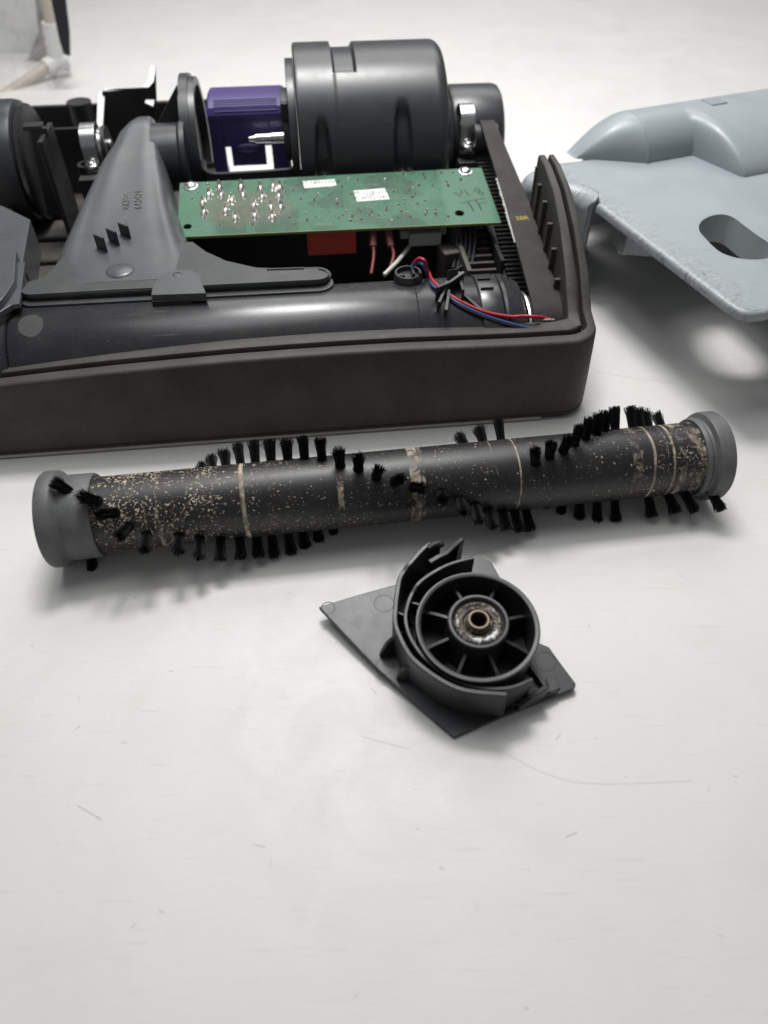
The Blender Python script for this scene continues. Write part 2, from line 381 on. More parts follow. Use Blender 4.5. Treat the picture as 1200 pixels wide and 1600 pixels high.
endq = [(sB, 16.5), (sB, 18.6), (sB + 1, 19.1), (RL - 12.5, 19.2), (RL - 11.4, 18.4), (RL - 10.4, 18.9), (RL - 9.4, 21.2), (RL - 8.4, 21.6), (RL - 2.8, 21.6), (RL - 1.8, 20.8), (RL - 1.7, 17), (RL - 1.7, 3)]
B().lathe((0, 0, 0), (1, 0, 0), endq, 96).build('end_cap', 'ends', roll)

def tuft_mesh(seed, n=200, ln=10.4, flare=1.0, dia=2.45):
    r = random.Random(seed); b = B()
    for i in range(n):
        a = r.uniform(0, 6.28); q = math.sqrt(r.random()); x = math.cos(a) * q * dia * 0.85; y = math.sin(a) * q * dia * 0.8
        l = ln * r.uniform(0.82, 1.06); sp = flare * (0.34 if r.random() > 0.1 else 0.75)
        tx = x * (1 + sp) + r.gauss(0, 0.4); ty = y * (1 + sp) + r.gauss(0, 0.4)
        if r.random() < 0.03: tx += r.choice((-1, 1)) * r.uniform(1, 2.6); l *= 0.95
        mx_, my = x * (1 + sp * 0.3) + r.gauss(0, 0.12), y * (1 + sp * 0.3) + r.gauss(0, 0.12)
        w = 0.11; rows = []
        for (px, py, pz) in ((x, y, -1.0), (mx_, my, l * 0.55), (tx, ty, l)):
            rows.append([Vector((px + w * math.cos(k * 2.094 + a), py + w * math.sin(k * 2.094 + a), pz)) for k in range(3)])
        b.grid(rows, cv=True)
    b.lathe((0, 0, 0), (0, 0, 1), [(-1, dia * 1.05), (0.25, dia * 1.05), (0.25, 0.1)], 14)
    return b
tprot = [tuft_mesh(11 + i, flare=f, ln=l).build('bristle_tuft', 'bristle', roll, fix=False) for i, (f, l) in enumerate(((0.8, 10.4), (1.1, 10.0), (1.5, 9.6), (0.6, 10.6)))]
def tuft(px, phi, lean=0.0, side=0.0, v=None, s=None, rr=TR, sc=1.0):
    k = tuft.n; tuft.n += 1; v = k % 4 if v is None else v
    o = tprot[v] if not tuft.used[v] else tprot[v].copy()
    if tuft.used[v]: C.objects.link(o); o.parent = roll
    tuft.used[v] = True
    if s is None: s = s_of(px)
    a = R(phi); rad = Vector((0, -math.sin(a), math.cos(a))); tang = Vector((0, -math.cos(a), -math.sin(a))); axv = Vector((1, 0, 0))
    z = (rad + axv * lean + tang * side).normalized(); x = (axv - z * z.x).normalized(); y = z.cross(x)
    M = Matrix((x, y, z)).transposed().to_4x4() @ Matrix.Rotation(tuft.r.uniform(0, 6.28), 4, 'Z') @ Matrix.Diagonal((sc, sc, sc, 1))
    o.matrix_local = Matrix.Translation((Vector((s, 0, 0)) + rad * (rr - 0.1)) * S) @ M
tuft.n = 0; tuft.used = [False] * 4; tuft.r = random.Random(3)
for t in [(104, -14, -0.6, -.1), (133, 8, -0.75, -.2), (170, 24, -0.55, 0), (195, 44, -0.45, 0), (212, 66, -0.2, 0), (236, 84, 0, 0), (283, 92, 0, 0), (312, 102, -.05, 0), (342, 112, -.05, 0), (370, 121, 0, 0), (396, 130, 0, 0), (419, 137, 0, 0), (444, 144, .05, 0), (467, 151, .05, 0), (490, 158, .05, 0), (515, 166, .05, 0),
          (313, -90, 0, 0), (334, -78, -.1, 0), (357, -68, -.1, 0), (381, -59, -.08, 0), (405, -51, 0, 0), (430, -43, 0, 0), (456, -36, 0, 0), (482, -28, 0, 0), (508, -18, 0, 0), (534, 2, -.05, 0), (560, 12, 0, 0), (585, 27, .08, 0), (611, 38, .18, 0), (638, 49, .3, 0),
          (680, 62, -.2, 0), (707, 76, -.1, 0), (730, 90, -.05, 0), (752, 104, 0, 0), (775, 114, .05, 0), (795, 122, .08, 0), (815, 130, .1, 0),
          (741, -78, -.3, 0), (765, -66, -.1, 0), (790, -54, 0, 0),
          (822, 29, -.25, -.3), (844, 21, -.1, -.2), (866, 14, .05, 0), (886, 2, .08, 0), (906, -9, .08, 0), (926, -19, .06, 0), (944, -30, .05, 0), (963, -39, .03, 0), (995, -50, 0, 0), (1010, -57, 0, 0), (1026, -65, 0, 0), (1052, -76, 0, 0),
          (862, 174, 0, 0), (882, 162, 0, 0), (907, 152, 0, 0), (932, 146, 0, 0), (958, 141, 0, 0), (1007, 133, .1, 0), (1035, 126, .25, 0), (1057, 119, .3, 0)]:
    tuft(*t)
tuft(1100, 113, 0.25, 0, s=s_of(1094), rr=18.6); tuft(128, 152, -0.1, 0, s=s_of(130), rr=18.6)
tprot[0].matrix_local = tprot[0].matrix_local

# ================================================================== BELT-SIDE END COVER
MC = frame(37.6, 190, 7.6, 0, R(5.5))
cov = thing('brush_end_cover', 'small kite shaped black plastic part with spoked round hub, in front of the roll', 'end cover', MC)
def cl(px, py, z): p = at(MC, px, py, 2, z); return (p.x, p.y)
PT = 0.0            # plate top
plate = [cl(x, y, PT) for x, y in ((498, 948), (560, 929), (622, 912), (690, 890), (742, 866), (767, 877), (782, 903), (812, 940), (841, 1004), (858, 1011), (879, 1040), (900, 1068), (899, 1074), (874, 1084), (784, 1119), (709, 1152), (650, 1100), (590, 1045), (545, 998))]
B().prism(plate, PT - 2.6, PT).build('cover_plate', 'cap', cov, bevel=0.35)
cx, cy = cl(746.5, 975.5, 20.0)
RO = 24.6
# outer wheel ring
B().lathe((cx, cy, 0), (0, 0, 1), [(-0.5, RO - 1.2), (19.2, RO), (19.9, RO - 0.3), (20.0, RO - 1.0), (19.6, RO - 2.1), (18.6, RO - 2.4), (2, RO - 3.2), (2, RO - 6)], 96).build('wheel_rim', 'capin', cov)
B().lathe((cx, cy, 0), (0, 0, 1), [(2.0, RO - 2.5), (2.4, 8)], 64).build('wheel_web', 'cap', cov)
for k in range(8):
    a = R(20 + 45 * k); c, s_ = math.cos(a), math.sin(a)
    r0, r1 = 10.5, RO - 1.6; n = Vector((-s_, c, 0)) * 0.7; vs = []
    for r_, zt in ((r0, 16.5), (r0 + 7, 15.2), (r1, 13.2)):
        for z_ in (1.5, zt):
            for sg in (-1, 1): vs.append(Vector((cx + c * r_, cy + s_ * r_, z_)) + n * sg)
    B().add(vs, [(0, 1, 3, 2), (0, 2, 6, 4), (1, 5, 7, 3), (2, 3, 7, 6), (4, 6, 10, 8), (5, 9, 11, 7), (6, 7, 11, 10), (8, 10, 11, 9), (0, 4, 5, 1), (4, 8, 9, 5)]).build('spoke', 'capin', cov, bevel=0.15)
hz = 23.0
HR = 12.2
B().lathe((cx, cy, 0), (0, 0, 1), [(1, HR + 0.8), (hz - 7, HR), (hz - 0.6, HR - 0.1), (hz, HR - 0.6), (hz, HR - 1.5), (hz - 0.5, HR - 2.1), (hz - 1.7, HR - 2.2), (hz - 1.9, HR - 2.6), (hz - 1.9, 8)], 80).build('hub', 'capin', cov)
def grime_mat():
    m = bpy.data.materials.new('greasy_bearing_seal'); nt, N, L, bs = nodes(m); tc = N.new('ShaderNodeTexCoord')
    n = N.new('ShaderNodeTexNoise'); n.inputs['Scale'].default_value = 330; n.inputs['Detail'].default_value = 5; n.inputs['Distortion'].default_value = 1.2; L.new(tc.outputs['Object'], n.inputs['Vector'])
    r = N.new('ShaderNodeValToRGB'); L.new(n.outputs['Fac'], r.inputs[0]); e = r.color_ramp.elements
    e[0].position = 0.40; e[0].color = (0.012, 0.010, 0.009, 1); e[1].position = 0.60; e[1].color = (0.10, 0.075, 0.05, 1); q = e.new(0.70); q.color = (0.30, 0.27, 0.23, 1)
    L.new(r.outputs[0], bs.inputs['Base Color']); bs.inputs['Roughness'].default_value = 0.4; bs.inputs['Metallic'].default_value = 0.3
    bp = N.new('ShaderNodeBump'); bp.inputs['Strength'].default_value = 0.9; bp.inputs['Distance'].default_value = 0.0008; L.new(n.outputs['Fac'], bp.inputs['Height']); L.new(bp.outputs[0], bs.inputs['Normal'])
    return m
GR = grime_mat()
B().lathe((cx, cy, 0), (0, 0, 1), [(hz - 1.8, HR - 2.4), (hz - 1.3, HR - 3.2), (hz - 1.5, 6.2), (hz - 2.4, 5.6), (hz - 2.4, 4.2)], 80).build('bearing', GR, cov)
B().lathe((cx, cy, 0), (0, 0, 1), [(hz - 3, 5.2), (hz - 0.7, 5.0), (hz - 0.5, 4.8), (hz - 0.5, 4.4)], 48).build('bearing_race', GR, cov)
B().lathe((cx, cy, 0), (0, 0, 1), [(hz - 3, 4.5), (hz + 0.9, 4.4), (hz + 1.2, 4.1), (hz + 1.2, 3.4), (hz + 0.8, 3.1), (hz - 12, 3.0)], 48).build('bushing', 'brass', cov)
b = B(); rr = random.Random(4)           # white grease smeared on the seal
def blob_arc(a0, a1, w, r0):
    n = 14; rows = []
    for i in range(n + 1):
        a = R(a0 + (a1 - a0) * i / n); ww = w * (0.45 + 0.7 * rr.random()) * (math.sin(math.pi * (i + 0.6) / (n + 1.2)) ** 0.4); rc = r0 + rr.uniform(-0.35, 0.35)
        rows.append([Vector((cx + math.cos(a) * (rc + ww * q), cy + math.sin(a) * (rc + ww * q), hz - 1.15 + 0.8 * (1 - q * q))) for q in (-1, -0.5, 0, 0.5, 1)])
    b.grid(rows)
blob_arc(-128, -25, 0.95, 8.0); blob_arc(-60, -32, 1.3, 8.3); blob_arc(-105, -85, 1.2, 8.2); blob_arc(168, 196, 0.9, 8.3); blob_arc(20, 48, 0.5, 8.0); blob_arc(80, 120, 0.3, 8.1); blob_arc(-5, 12, 0.45, 8.3)
g_ = b.build('grease', 'white', cov, angle=60)
# guard walls (paths read as plan shapes on the tilted plate)
def W(px, z): return [cl(x, y, z) for x, y in px]
out = smooth_path([(*p, 0) for p in W([(688, 851), (667, 855), (641, 882), (627, 899), (622, 917), (618, 950), (619, 978), (638, 1018), (660, 1040), (685, 1058), (712, 1072), (740, 1079), (792, 1083)], 20)], 4)
nO = len(out)
zt = [21.5 if i < 10 else (20.5 - 1.2 * min(1, (i - 10) / 20)) for i in range(nO)]
B().wall([(p.x, p.y) for p in out], 1.9, 0 - 0.4, zt).build('outer_guard', 'cap', cov)
mid = smooth_path([(*p, 0) for p in W([(740, 872), (718, 877), (693, 886), (663, 904), (646, 922), (636, 947), (634, 970), (643, 998), (663, 1026), (693, 1051), (722, 1066), (759, 1074), (799, 1073), (832, 1060)], 18)], 4)
nM = len(mid)
B().wall([(p.x, p.y) for p in mid], 1.6, -0.4, [18.5 if i < 16 else 17.6 for i in range(nM)]).build('inner_guard', 'capin', cov)
# hooked clip above the guard
hk = W([(672, 872), (684, 866), (698, 861), (709, 853), (722, 845)], 21)
B().wall(hk, 2.2, [12, 11, 10, 9, 8], [18.5, 19.2, 20.0, 21.5, 23]).build('clip_hook', 'cap', cov)
B().wall(W([(722, 845), (719, 858), (716, 872)], 21), 1.6, 4, [23, 20, 17]).build('clip_hook', 'cap', cov)
B().tubep([Vector((*cl(x, y, 21), 20.6)) for x, y in ((668, 856), (678, 850), (688, 848), (691, 852))], [1.2, 1.6, 1.7, 1.2], 10).build('hook_tip', 'cap', cov)
# gussets outside the wall
def fin(p0, p1, h, th=1.4, z0=-0.3):
    p0 = Vector((*p0, 0)); p1 = Vector((*p1, 0)); d = (p1 - p0).normalized(); n = Vector((-d.y, d.x, 0)) * th / 2; vs = []
    prof_ = [(0, z0), (0, h), (0.25, h * 0.96), (0.6, h * 0.75), (0.85, h * 0.42), (1, z0)]
    for sg in (1, -1):
        for t, z in prof_: vs.append(p0 + (p1 - p0) * t + n * sg + Vector((0, 0, z)))
    k = len(prof_); fs = [tuple(range(k)), tuple(range(2 * k - 1, k - 1, -1))] + [(i, (i + 1) % k, (i + 1) % k + k, i + k) for i in range(k)]
    return B().add(vs, fs)
def near(px, py, z, path):
    q = Vector((*cl(px, py, z), 0)); return min(path, key=lambda p: (p - q).length)
for (a_, b_, h) in (((618, 985), (593, 1026), 12), ((638, 1030), (619, 1060), 12), ((690, 1068), (684, 1098), 4)):
    p0 = near(*a_, 19, out); p1 = cl(*b_, 0); fin((p0.x, p0.y), p1, h).build('gusset', 'cap', cov, bevel=0.2)
# radial webs between guards
for pa, pb in (((634, 958), (620, 952)), ((650, 1010), (656, 1006)), ((655, 940), (638, 936)), ((790, 1062), (796, 1078))):
    B().wall([cl(*pa, 17), cl(*pb, 17)], 1.0, 1, 15).build('web', 'capin', cov)
# right hand rail, slot and broken clip wings
B().wall(W([(828, 1042), (842, 1060), (857, 1083)], 2), 1.8, -0.3, 3.4).build('rail', 'cap', cov)
B().wall(W([(812, 1096), (832, 1085), (854, 1074)], 8), 2.2, [0, 0, 0], [4, 7, 9]).build('clip_wing', 'cap', cov)
B().wall(W([(792, 1084), (806, 1077), (816, 1079), (822, 1090)], 10), 2.6, -0.3, [12, 8, 6, 3]).build('clip_wing', 'cap', cov)
B().wall(W([(800, 1100), (840, 1088), (872, 1078)], 2), 1.4, -0.3, [3.4, 3, 1.4]).build('rail', 'cap', cov)
B().prism(W([(853, 1059), (868, 1055), (876, 1075), (860, 1082)], 1), 0.0, 0.9).build('slot_pad', 'cap', cov, bevel=0.25)
B().wall(W([(788, 1082), (787, 1100), (784, 1115)], 3), 1.4, -0.3, [16, 8, 3]).build('gusset', 'cap', cov)
for (x, y, r_) in ((513, 950, 2.9), (600, 943, 4.2), (601, 1041, 3.6), (697, 1120, 4.1), (852, 1034, 4.3)):
    p = cl(x, y, 0); B().lathe((p[0], p[1], 0), (0, 0, 1), [(-0.05, r_ + 0.2), (0.05, r_), (-0.05, r_ - 0.2)], 40).build('ejector_mark', 'cap', cov)
b = B(); rr = random.Random(9)          # dust trapped between the guards
for i in range(420):
    p = mid[rr.randrange(4, 30)]; d = Vector((cx, cy, 0)) - p; q = p + d * rr.uniform(0.03, 0.14)
    a = rr.uniform(0, 6.28); z = rr.uniform(4, 13); l = rr.uniform(0.6, 2.6)
    b.tubep([Vector((q.x, q.y, z)), Vector((q.x + l * math.cos(a) * .5, q.y + l * math.sin(a) * .5, z + rr.uniform(-.6, .9))), Vector((q.x + l * math.cos(a + .6), q.y + l * math.sin(a + .6), z + rr.uniform(-.5, 1)))], 0.06, 3)
f_ = b.build('dust_fluff', 'dusty', cov, fix=False); f_['kind'] = 'stuff'

# ================================================================== VACUUM FLOOR HEAD
MB = frame(112.0, 328.5, 0, R(6.3))
hd = thing('vacuum_floor_head', 'open black vacuum floor head with green circuit board, belt and purple pedal', 'vacuum head', MB)
def hw_(px, py, w): return at(MB, px, py, 2, w)
def hv(px, py, v): return at(MB, px, py, 1, v)

# --- outer shell with grooved rim
def station_list():
    st = []
    for u in [-400, -370, -340, -310, -280, -250, -220, -190, -160, -130, -100, -80, -60, -40, -25]:
        st.append(('f', u))
    for a in range(0, 91, 10): st.append(('c', a))
    for v in [22, 30, 40, 50, 62, 74, 86, 98, 108, 116, 121]: st.append(('s', v))
    return st
WF = [(-400, 30), (-340, 41), (-304, 44.8), (-240, 48.4), (-177, 50.6), (-113, 50.8), (-48, 48.8), (-16, 48.6)]
WS = [(13, 48.8), (22, 52), (40, 66), (62, 79), (86, 88.5), (108, 93.5), (121, 94)]
R0 = 14.0
def rimpt(kind, t, d, z):
    k_ = {'f': 0, 'c': t / 90.0, 's': 1}[kind]
    dx = (d * (1 - k_) + d * interp(t, [(13, 0.66), (40, 0.64), (80, 0.54), (121, 0.48)]) * k_) if kind == 's' else d * (1 - 0.34 * k_)
    if d < 0: dx = d
    if kind != 'f': dx -= (1.8 if kind == 'c' else interp(t, [(13, 1.8), (40, 3.0), (90, 2.6), (121, 1.5)])) * k_ * max(0, min(1, (z - 5) / 42.0))
    """d inward offset from the outer line"""
    v0 = -2.5
    if kind == 'f': return Vector((t, v0 + d, z))
    if kind == 's': return Vector((-dx, t, z))
    r_ = max(R0 - d, 0.6) if d >= 0 else R0 - d; r_ = max(r_, 1.2 if d > 8 else r_)
    c = Vector((-dx - r_, v0 + d + r_, 0)); a = R(t)
    return Vector((c.x + r_ * math.sin(a), c.y - r_ * math.cos(a), z))
def rimw(kind, t):
    if kind == 'f': return interp(t, WF)
    if kind == 's': return interp(t, WS)
    return 48.6 + 0.9 * (t / 90.0)
rows = []
for kind, t in station_list():
    w = rimw(kind, t); full = 2.5 if kind != 's' else max(0.0, 2.5 - (t - 13) * 0.04)
    k = 1.0
    prof_ = [(-full, 4.0), (-full - 0.3, 9), (-full * 0.9, w * 0.35), (-full * 0.4, w * 0.7), (0, w - 2.4), (0.25, w - 1.2), (1.0, w - 0.35), (2.0, w), (6.6, w), (7.5, w - 0.5), (7.9, w - 1.8), (8.0, w - 7), (11.2, w - 7), (11.4, w - 1.4), (12.0, w - 0.4), (12.8, w), (19.0, w + 0.1), (20.2, w - 0.4), (20.7, w - 1.5), (21.0, w - 8), (21.4, 5), (17, 4)]
    if kind == 's':
        pass
    rows.append([rimpt(kind, t, d, z) for d, z in prof_])
B().grid(rows, cv=True, cap=True).build('base_shell', 'rubber', hd, angle=32)
# pale lower edge of the sole plate under the wall
rows = []
for kind, t in station_list()[:-6]:
    rows.append([rimpt(kind, t, d, z) for d, z in ((-3.0, 0.6), (-3.4, 1.6), (-3.2, 2.3), (-1, 2.5), (4, 2.5), (4, 0.6))])
B().grid(rows[:15], cv=True, cap=True).build('sole_plate', mat('pale_sole_edge', (0.36, 0.34, 0.32), 0.5, var=0.2), hd)
rows = []
for kind, t in station_list():
    rows.append([rimpt(kind, t, d, z) for d, z in ((-1.8, 1.4), (-2.9, 4.3), (3, 4.3), (3, 1.4))])
B().grid(rows, cv=True, cap=True).build('lower_skirt', 'rubber', hd)
# floor pan (opening behind the purple pedal is left free)
fl = B(); fl.box((-300, 180, 5), (184, 330, 4)); fl.build('floor_pan', 'dusty', hd)
fl = B(); fl.box((-78, 105, 5), (140, 180, 4)); fl.box((-179, 105, 5), (58, 180, 4)); fl.box((-72, 262, 5), (140, 134, 4))
fl.build('floor_pan', 'black', hd)
B().box((-305, 344, 30), (190, 4, 60)).build('back_wall', 'black', hd, bevel=0.6)
b = B(); b.cyl((-316, 338, 20), (-316, 338, 64), 9, 9.5, 28); b.build('screw_boss', 'black', hd)
b = B(); b.lathe((-303, 262, 8), (0, 0, 1), [(0, 8), (38, 6.6), (38, 4.6), (20, 4.2)], 28); b.build('screw_boss', 'black', hd)
box('inner_partition', 'black', hd, (-300, 306, 30), (80, 3, 52), 0.4)
# left floor ribs with dusty trays
for v, w_ in ((242, 12), (206, 12), (172, 12), (142, 12)):
    box('floor_rib', 'black', hd, (-318, v, w_ / 2 + 7), (58, 3, w_), 0.3)
for v in (259, 224, 190, 157):
    B().box((-318, v, 12), (50, 27, 9)).build('floor_tray', 'dusty', hd, bevel=0.8)
box('side_partition', 'dusty', hd, (-346, 215, 22), (3, 120, 34), 0.5, ry=R(-8))

# --- front chamber tube
TV, TW, TRAD = 40.0, 27.0, 33.0
def tube_part(name, u0, u1, r0, r1=None, m='tube', caps=True, fillet=1.0):
    r1 = r0 if r1 is None else r1; sg = 1
    pr = [(u0, r0 * 0.3), (u0, r0 - fillet), (u0 + fillet * 0.4, r0 - 0.25 * fillet), (u0 + fillet, r0), (u1 - fillet, r1), (u1 - fillet * 0.3, r1 - 0.3 * fillet), (u1, r1 - fillet), (u1, r1 * 0.3)]
    return B().lathe((0, TV, TW), (1, 0, 0), pr, 96).build(name, m, hd)
tube_part('chamber_tube', -302, -58, TRAD)
tube_part('tube_collar', -58.2, -46, TRAD + 0.9, m='tube')
tube_part('tube_nose', -46, -33.5, TRAD + 0.3, TRAD - 2.4, m='tube', fillet=2.5)
tube_part('pulley_shield', -33.5, -31.5, 25.5, m='black')
B().lathe((0, TV, TW), (1, 0, 0), [(-31.4, 17.5), (-30.2, 23.5), (-29.2, 23.8), (-28.8, 22), (-28.8, 16)], 64).build('bearing_ring', 'steel', hd)
# ribbed hose at the far left of the tube
b = B(); pr = []
for i in range(60):
    t = i / 59; pr.append((-372 + 70 * t, 34.5 + 1.1 * math.sin(i * 1.05)))
b.lathe((0, TV, TW), (1, 0, 0), [(-372, 5)] + pr + [(-302, 20)], 72).build('hose_cuff', 'tube', hd)
# screw cap on the tube
p = hw_(641, 437, 62)
b = B(); b.lathe((-94, 50, 50), (0, 0, 1), [(0, 8.4), (13.0, 7.6), (14.0, 7.2), (14.0, 6.2), (11.6, 5.9), (11.6, 0.1)], 48)
b.build('cap_boss', 'tube', hd)
b = B(); b.box((-91.5, 50, 63.4), (1.4, 9, 4.2)); b.box((-98, 48, 62.6), (4, 1.6, 2.6)); b.box((-88, 47, 63.4), (1.6, 3, 4)); b.build('cap_slot', 'black', hd, bevel=0.2)

b = B(); b.wall([(-57, TV - 6), (-50, TV - 6)], 0.8, 60, 61.6); b.wall([(-57, TV + 3), (-50, TV + 3)], 0.8, 60, 61.8); b.build('collar_latch', 'tube', hd)
B().lathe((0, TV, TW), (1, 0, 0), [(-92, TRAD), (-91.6, TRAD + 0.25), (-91.2, TRAD)], 96).build('mould_line', 'tube', hd)
# --- flange plate, gasket and duct
def arc2(cx_, cy_, r_, a0, a1, n=8): return [(cx_ + r_ * math.cos(R(a0 + (a1 - a0) * i / n)), cy_ + r_ * math.sin(R(a0 + (a1 - a0) * i / n))) for i in range(n + 1)]
pl = arc2(-291, 53, 6.5, 180, 270) + arc2(-143, 51.5, 6.5, -90, 60) + [(-160, 60), (-176, 63), (-192, 72), (-204, 84), (-212, 96), (-280, 96), (-288, 66), (-296, 60)]
B().prism(pl, 63.0, 64.6).build('duct_flange', 'flange', hd, bevel=0.4)
B().wall(arc2(-291, 53, 6.0, 200, 270) + [(-250, 47), (-200, 46.3)] + arc2(-143, 51.3, 5.8, -90, 80), 0.9, 63, 65.4).build('flange_lip', 'duct', hd)
B().wall([(-150, 58.5), (-170, 59.5)], 0.9, 63, 65.4).build('flange_lip', 'duct', hd)
gk = arc2(-291, 51, 8.5, 180, 270) + arc2(-143, 49.5, 8.5, -90, 80) + [(-280, 66), (-298, 60)]
B().prism(gk, 59.6, 61.2).build('gasket', 'flange', hd, bevel=0.5)
B().prism([(x * 0.985 - 3, y + 4.5) for x, y in gk], 50, 63.1).build('gasket', 'black', hd)
tp = [hw_(x, y, 65.6) for x, y in ((236, 461), (238, 447), (250, 432), (268, 423), (300, 422), (312, 430), (318, 448), (322, 458))]
B().prism([(p.x, p.y) for p in tp], 61, 65.7).build('screw_tab', 'duct', hd, bevel=0.4)
p = hw_(278, 433, 64.2)
B().lathe((p.x, p.y, 0), (0, 0, 1), [(65.75, 2.4), (65.9, 2.0), (64.5, 1.9), (64.5, 0.1)], 24).build('screw_hole', 'black', hd)
p = hw_(255, 463, 63.8); box('latch_slot', 'black', hd, (p.x + 4, p.y, 60.5), (20, 5, 4.2), 0.3)
sec = [(56, -282, -204, 64.7, 62), (66, -282, -210, 64.9, 60), (80, -290, -208, 65.6, 40), (100, -291, -213, 67.0, 30), (122, -289, -218.5, 69.6, 20), (145, -286, -223.5, 72.5, 15), (165, -282, -227.5, 75.6, 12), (185, -277.5, -231.5, 79.6, 10), (200, -271, -234.5, 83.0, 10), (212, -267, -236, 86.6, 10), (221, -262, -238, 88.3, 10), (229, -258, -239, 87.5, 12), (234, -255, -241, 82, 14), (237, -252, -244, 68, 20)]
rows = []
for v, ul, ur, wt, wb in sec:
    r = []; uc = (ul + ur) / 2; hu = (ur - ul) / 2; ex = 4.6
    nn = 72
    for i in range(nn + 1):
        a = math.pi * i / nn; c, s_ = math.cos(a), math.sin(a)
        x = math.copysign(abs(c) ** (2 / ex), c); z = abs(s_) ** (2 / ex)
        rd = 1.7 * math.exp(-((abs(x) - 0.74) / 0.13) ** 2) * sstep((v - 66) / 30.0) * sstep((232 - v) / 25.0) - 1.2 * math.exp(-(x / 0.5) ** 2) * sstep((v - 80) / 30.0) * sstep((225 - v) / 30.0)
        r.append(Vector((uc - hu * x * (1 + 0.05 * (1 - z)), v, wb + (wt - wb) * z + rd)))
    rows.append(r)
B().grid(rows, cap=True).build('suction_duct', 'duct', hd, angle=50)
B().lathe((0, 214, 66), (1, 0, 0), [(-243, 5), (-243, 21), (-226, 21), (-224, 23.4), (-221, 23.4), (-221, 4)], 56).build('duct_elbow', 'char', hd)
# three upright dark fins on the duct
for i, (x, y) in enumerate(((153, 372), (172, 362), (190, 352))):
    p = hw_(x + 6, y + 18, 66)
    B().wall([(p.x - 2.6, p.y + 2.5), (p.x + 3.4, p.y - 3.0)], 1.0, 62, 74 - i * 0.3).build('duct_fin', 'black', hd)
    B().wall([(p.x + 1.4, p.y + 4.5), (p.x + 3.4, p.y - 3.0)], 0.8, 62, 74 - i * 0.3).build('duct_fin', 'duct', hd)
p = hw_(188, 424, 64.5); B().ellipsoid((p.x, p.y, 64.6), (8, 8, 2.0), 24, 10).build('duct_dimple', 'duct', hd, angle=60)
# embossed text running down the duct
for body, x, y, sz in ((">ABS<", 197, 313, 6.2), ("6A0421", 216, 311, 6.2)):
    p = hw_(x, y, 71.3); p2 = hw_(x, y + 20, 69.5)
    sl = math.atan2(78 - 66, 85)
    M = Matrix.Translation(Vector((p.x, p.y, interp(p.y, [(100, 67.0), (122, 69.6), (145, 72.5), (165, 75.6), (185, 79.6)]) - 0.35))) @ Matrix.Rotation(sl, 4, 'X') @ Matrix.Rotation(R(95), 4, 'Z')
    text('embossed_text', body, 'emboss', hd, M, sz, 0.12)

# --- upright arch with gusset
b = B(); rows = []
for a in range(-40, 221, 6):
    c, s_ = math.cos(R(a)), math.sin(R(a)); wv, ww = 246 - c * 43, 62 + s_ * 44
    n = Vector((0, -c, s_))
    base_ = Vector((0, wv, ww)); rows.append([base_ + Vector((-223.5, 0, 0)), base_ + Vector((-217.5, 0, 0)) + n * 0, base_ + Vector((-217.5, 0, 0)) - n * 1.8, base_ + Vector((-213.5, 0, 0)) - n * 2.2, base_ + Vector((-213.5, 0, 0)) - n * 7, base_ + Vector((-223.5, 0, 0)) - n * 7])
b.grid(rows, cv=True, cap=True).build('support_arch', 'char', hd)
b = B(); M = Matrix(((0, 0, 1, 0), (1, 0, 0, 0), (0, 1, 0, 0), (0, 0, 0, 1)))
disc = [(246 - math.cos(R(a)) * 38, 62 + math.sin(R(a)) * 39) for a in range(-40, 221, 8)]
b.prism(disc, -222.5, -219.5, M=M).build('arch_web', 'black', hd)
b = B(); b.add([(-223, 226, 84), (-223, 226, 106), (-240, 226, 84), (-223, 229, 84), (-223, 229, 106), (-240, 229, 84)], [(0, 1, 2), (3, 5, 4), (0, 3, 4, 1), (1, 4, 5, 2), (0, 2, 5, 3)]).build('arch_gusset', 'black', hd)

# --- purple pedal
pu = B()
def rbox(b, x0, x1, y0, y1, z0, z1): b.box(((x0 + x1) / 2, (y0 + y1) / 2, (z0 + z1) / 2), (abs(x1 - x0), abs(y1 - y0), abs(z1 - z0)))
PV0, PV1 = 236, 241
b = B()
rbox(b, -208, -199, PV0, PV1, 42, 82); rbox(b, -166.5, -155, PV0, PV1, 42, 82); rbox(b, -199, -166.5, PV0, PV1, 63, 82); rbox(b, -195, -171, PV0 + 1, PV1, 49.5, 63)
b.build('purple_pedal', 'purple', hd, bevel=0.4)
b = B(); rows = []
for u in (-208, -206.5, -157, -155):
    ins = 1.2 if u in (-208, -155) else 0
    rows.append([Vector((u, v + (0), w - ins)) for v, w in ((235.6, 81), (235.6, 84), (238, 88), (245, 90.3), (262, 90.8), (280, 88), (280, 80), (242, 80))])
b.grid(rows, cv=True, cap=True).build('pedal_tread', 'purple', hd, angle=25)
for i in range(5):
    v = 236.6 + i * 2.1; w = interp(v, [(235.6, 84.2), (238, 88), (245, 90.3)])
    B().tubep([Vector((-203, v, w + .1)), Vector((-160, v, w + .1))], 0.42, 6).build('tread_ridge', 'purple', hd)
B().ellipsoid((-183, 236.4, 62), (9, 2.4, 3.2), 18, 8).build('pedal_tongue', 'purple', hd)
# tray rim in front of the pedal
P = [hw_(x, y, 61) for x, y in ((318, 250), (319, 262), (328, 270), (345, 271), (400, 268), (440, 265), (458, 262), (464, 252), (463, 243))]
B().wall([(p.x, p.y) for p in smooth_path(P, 4)], 2.6, 44, 61.5).build('pedal_tray', 'char', hd)
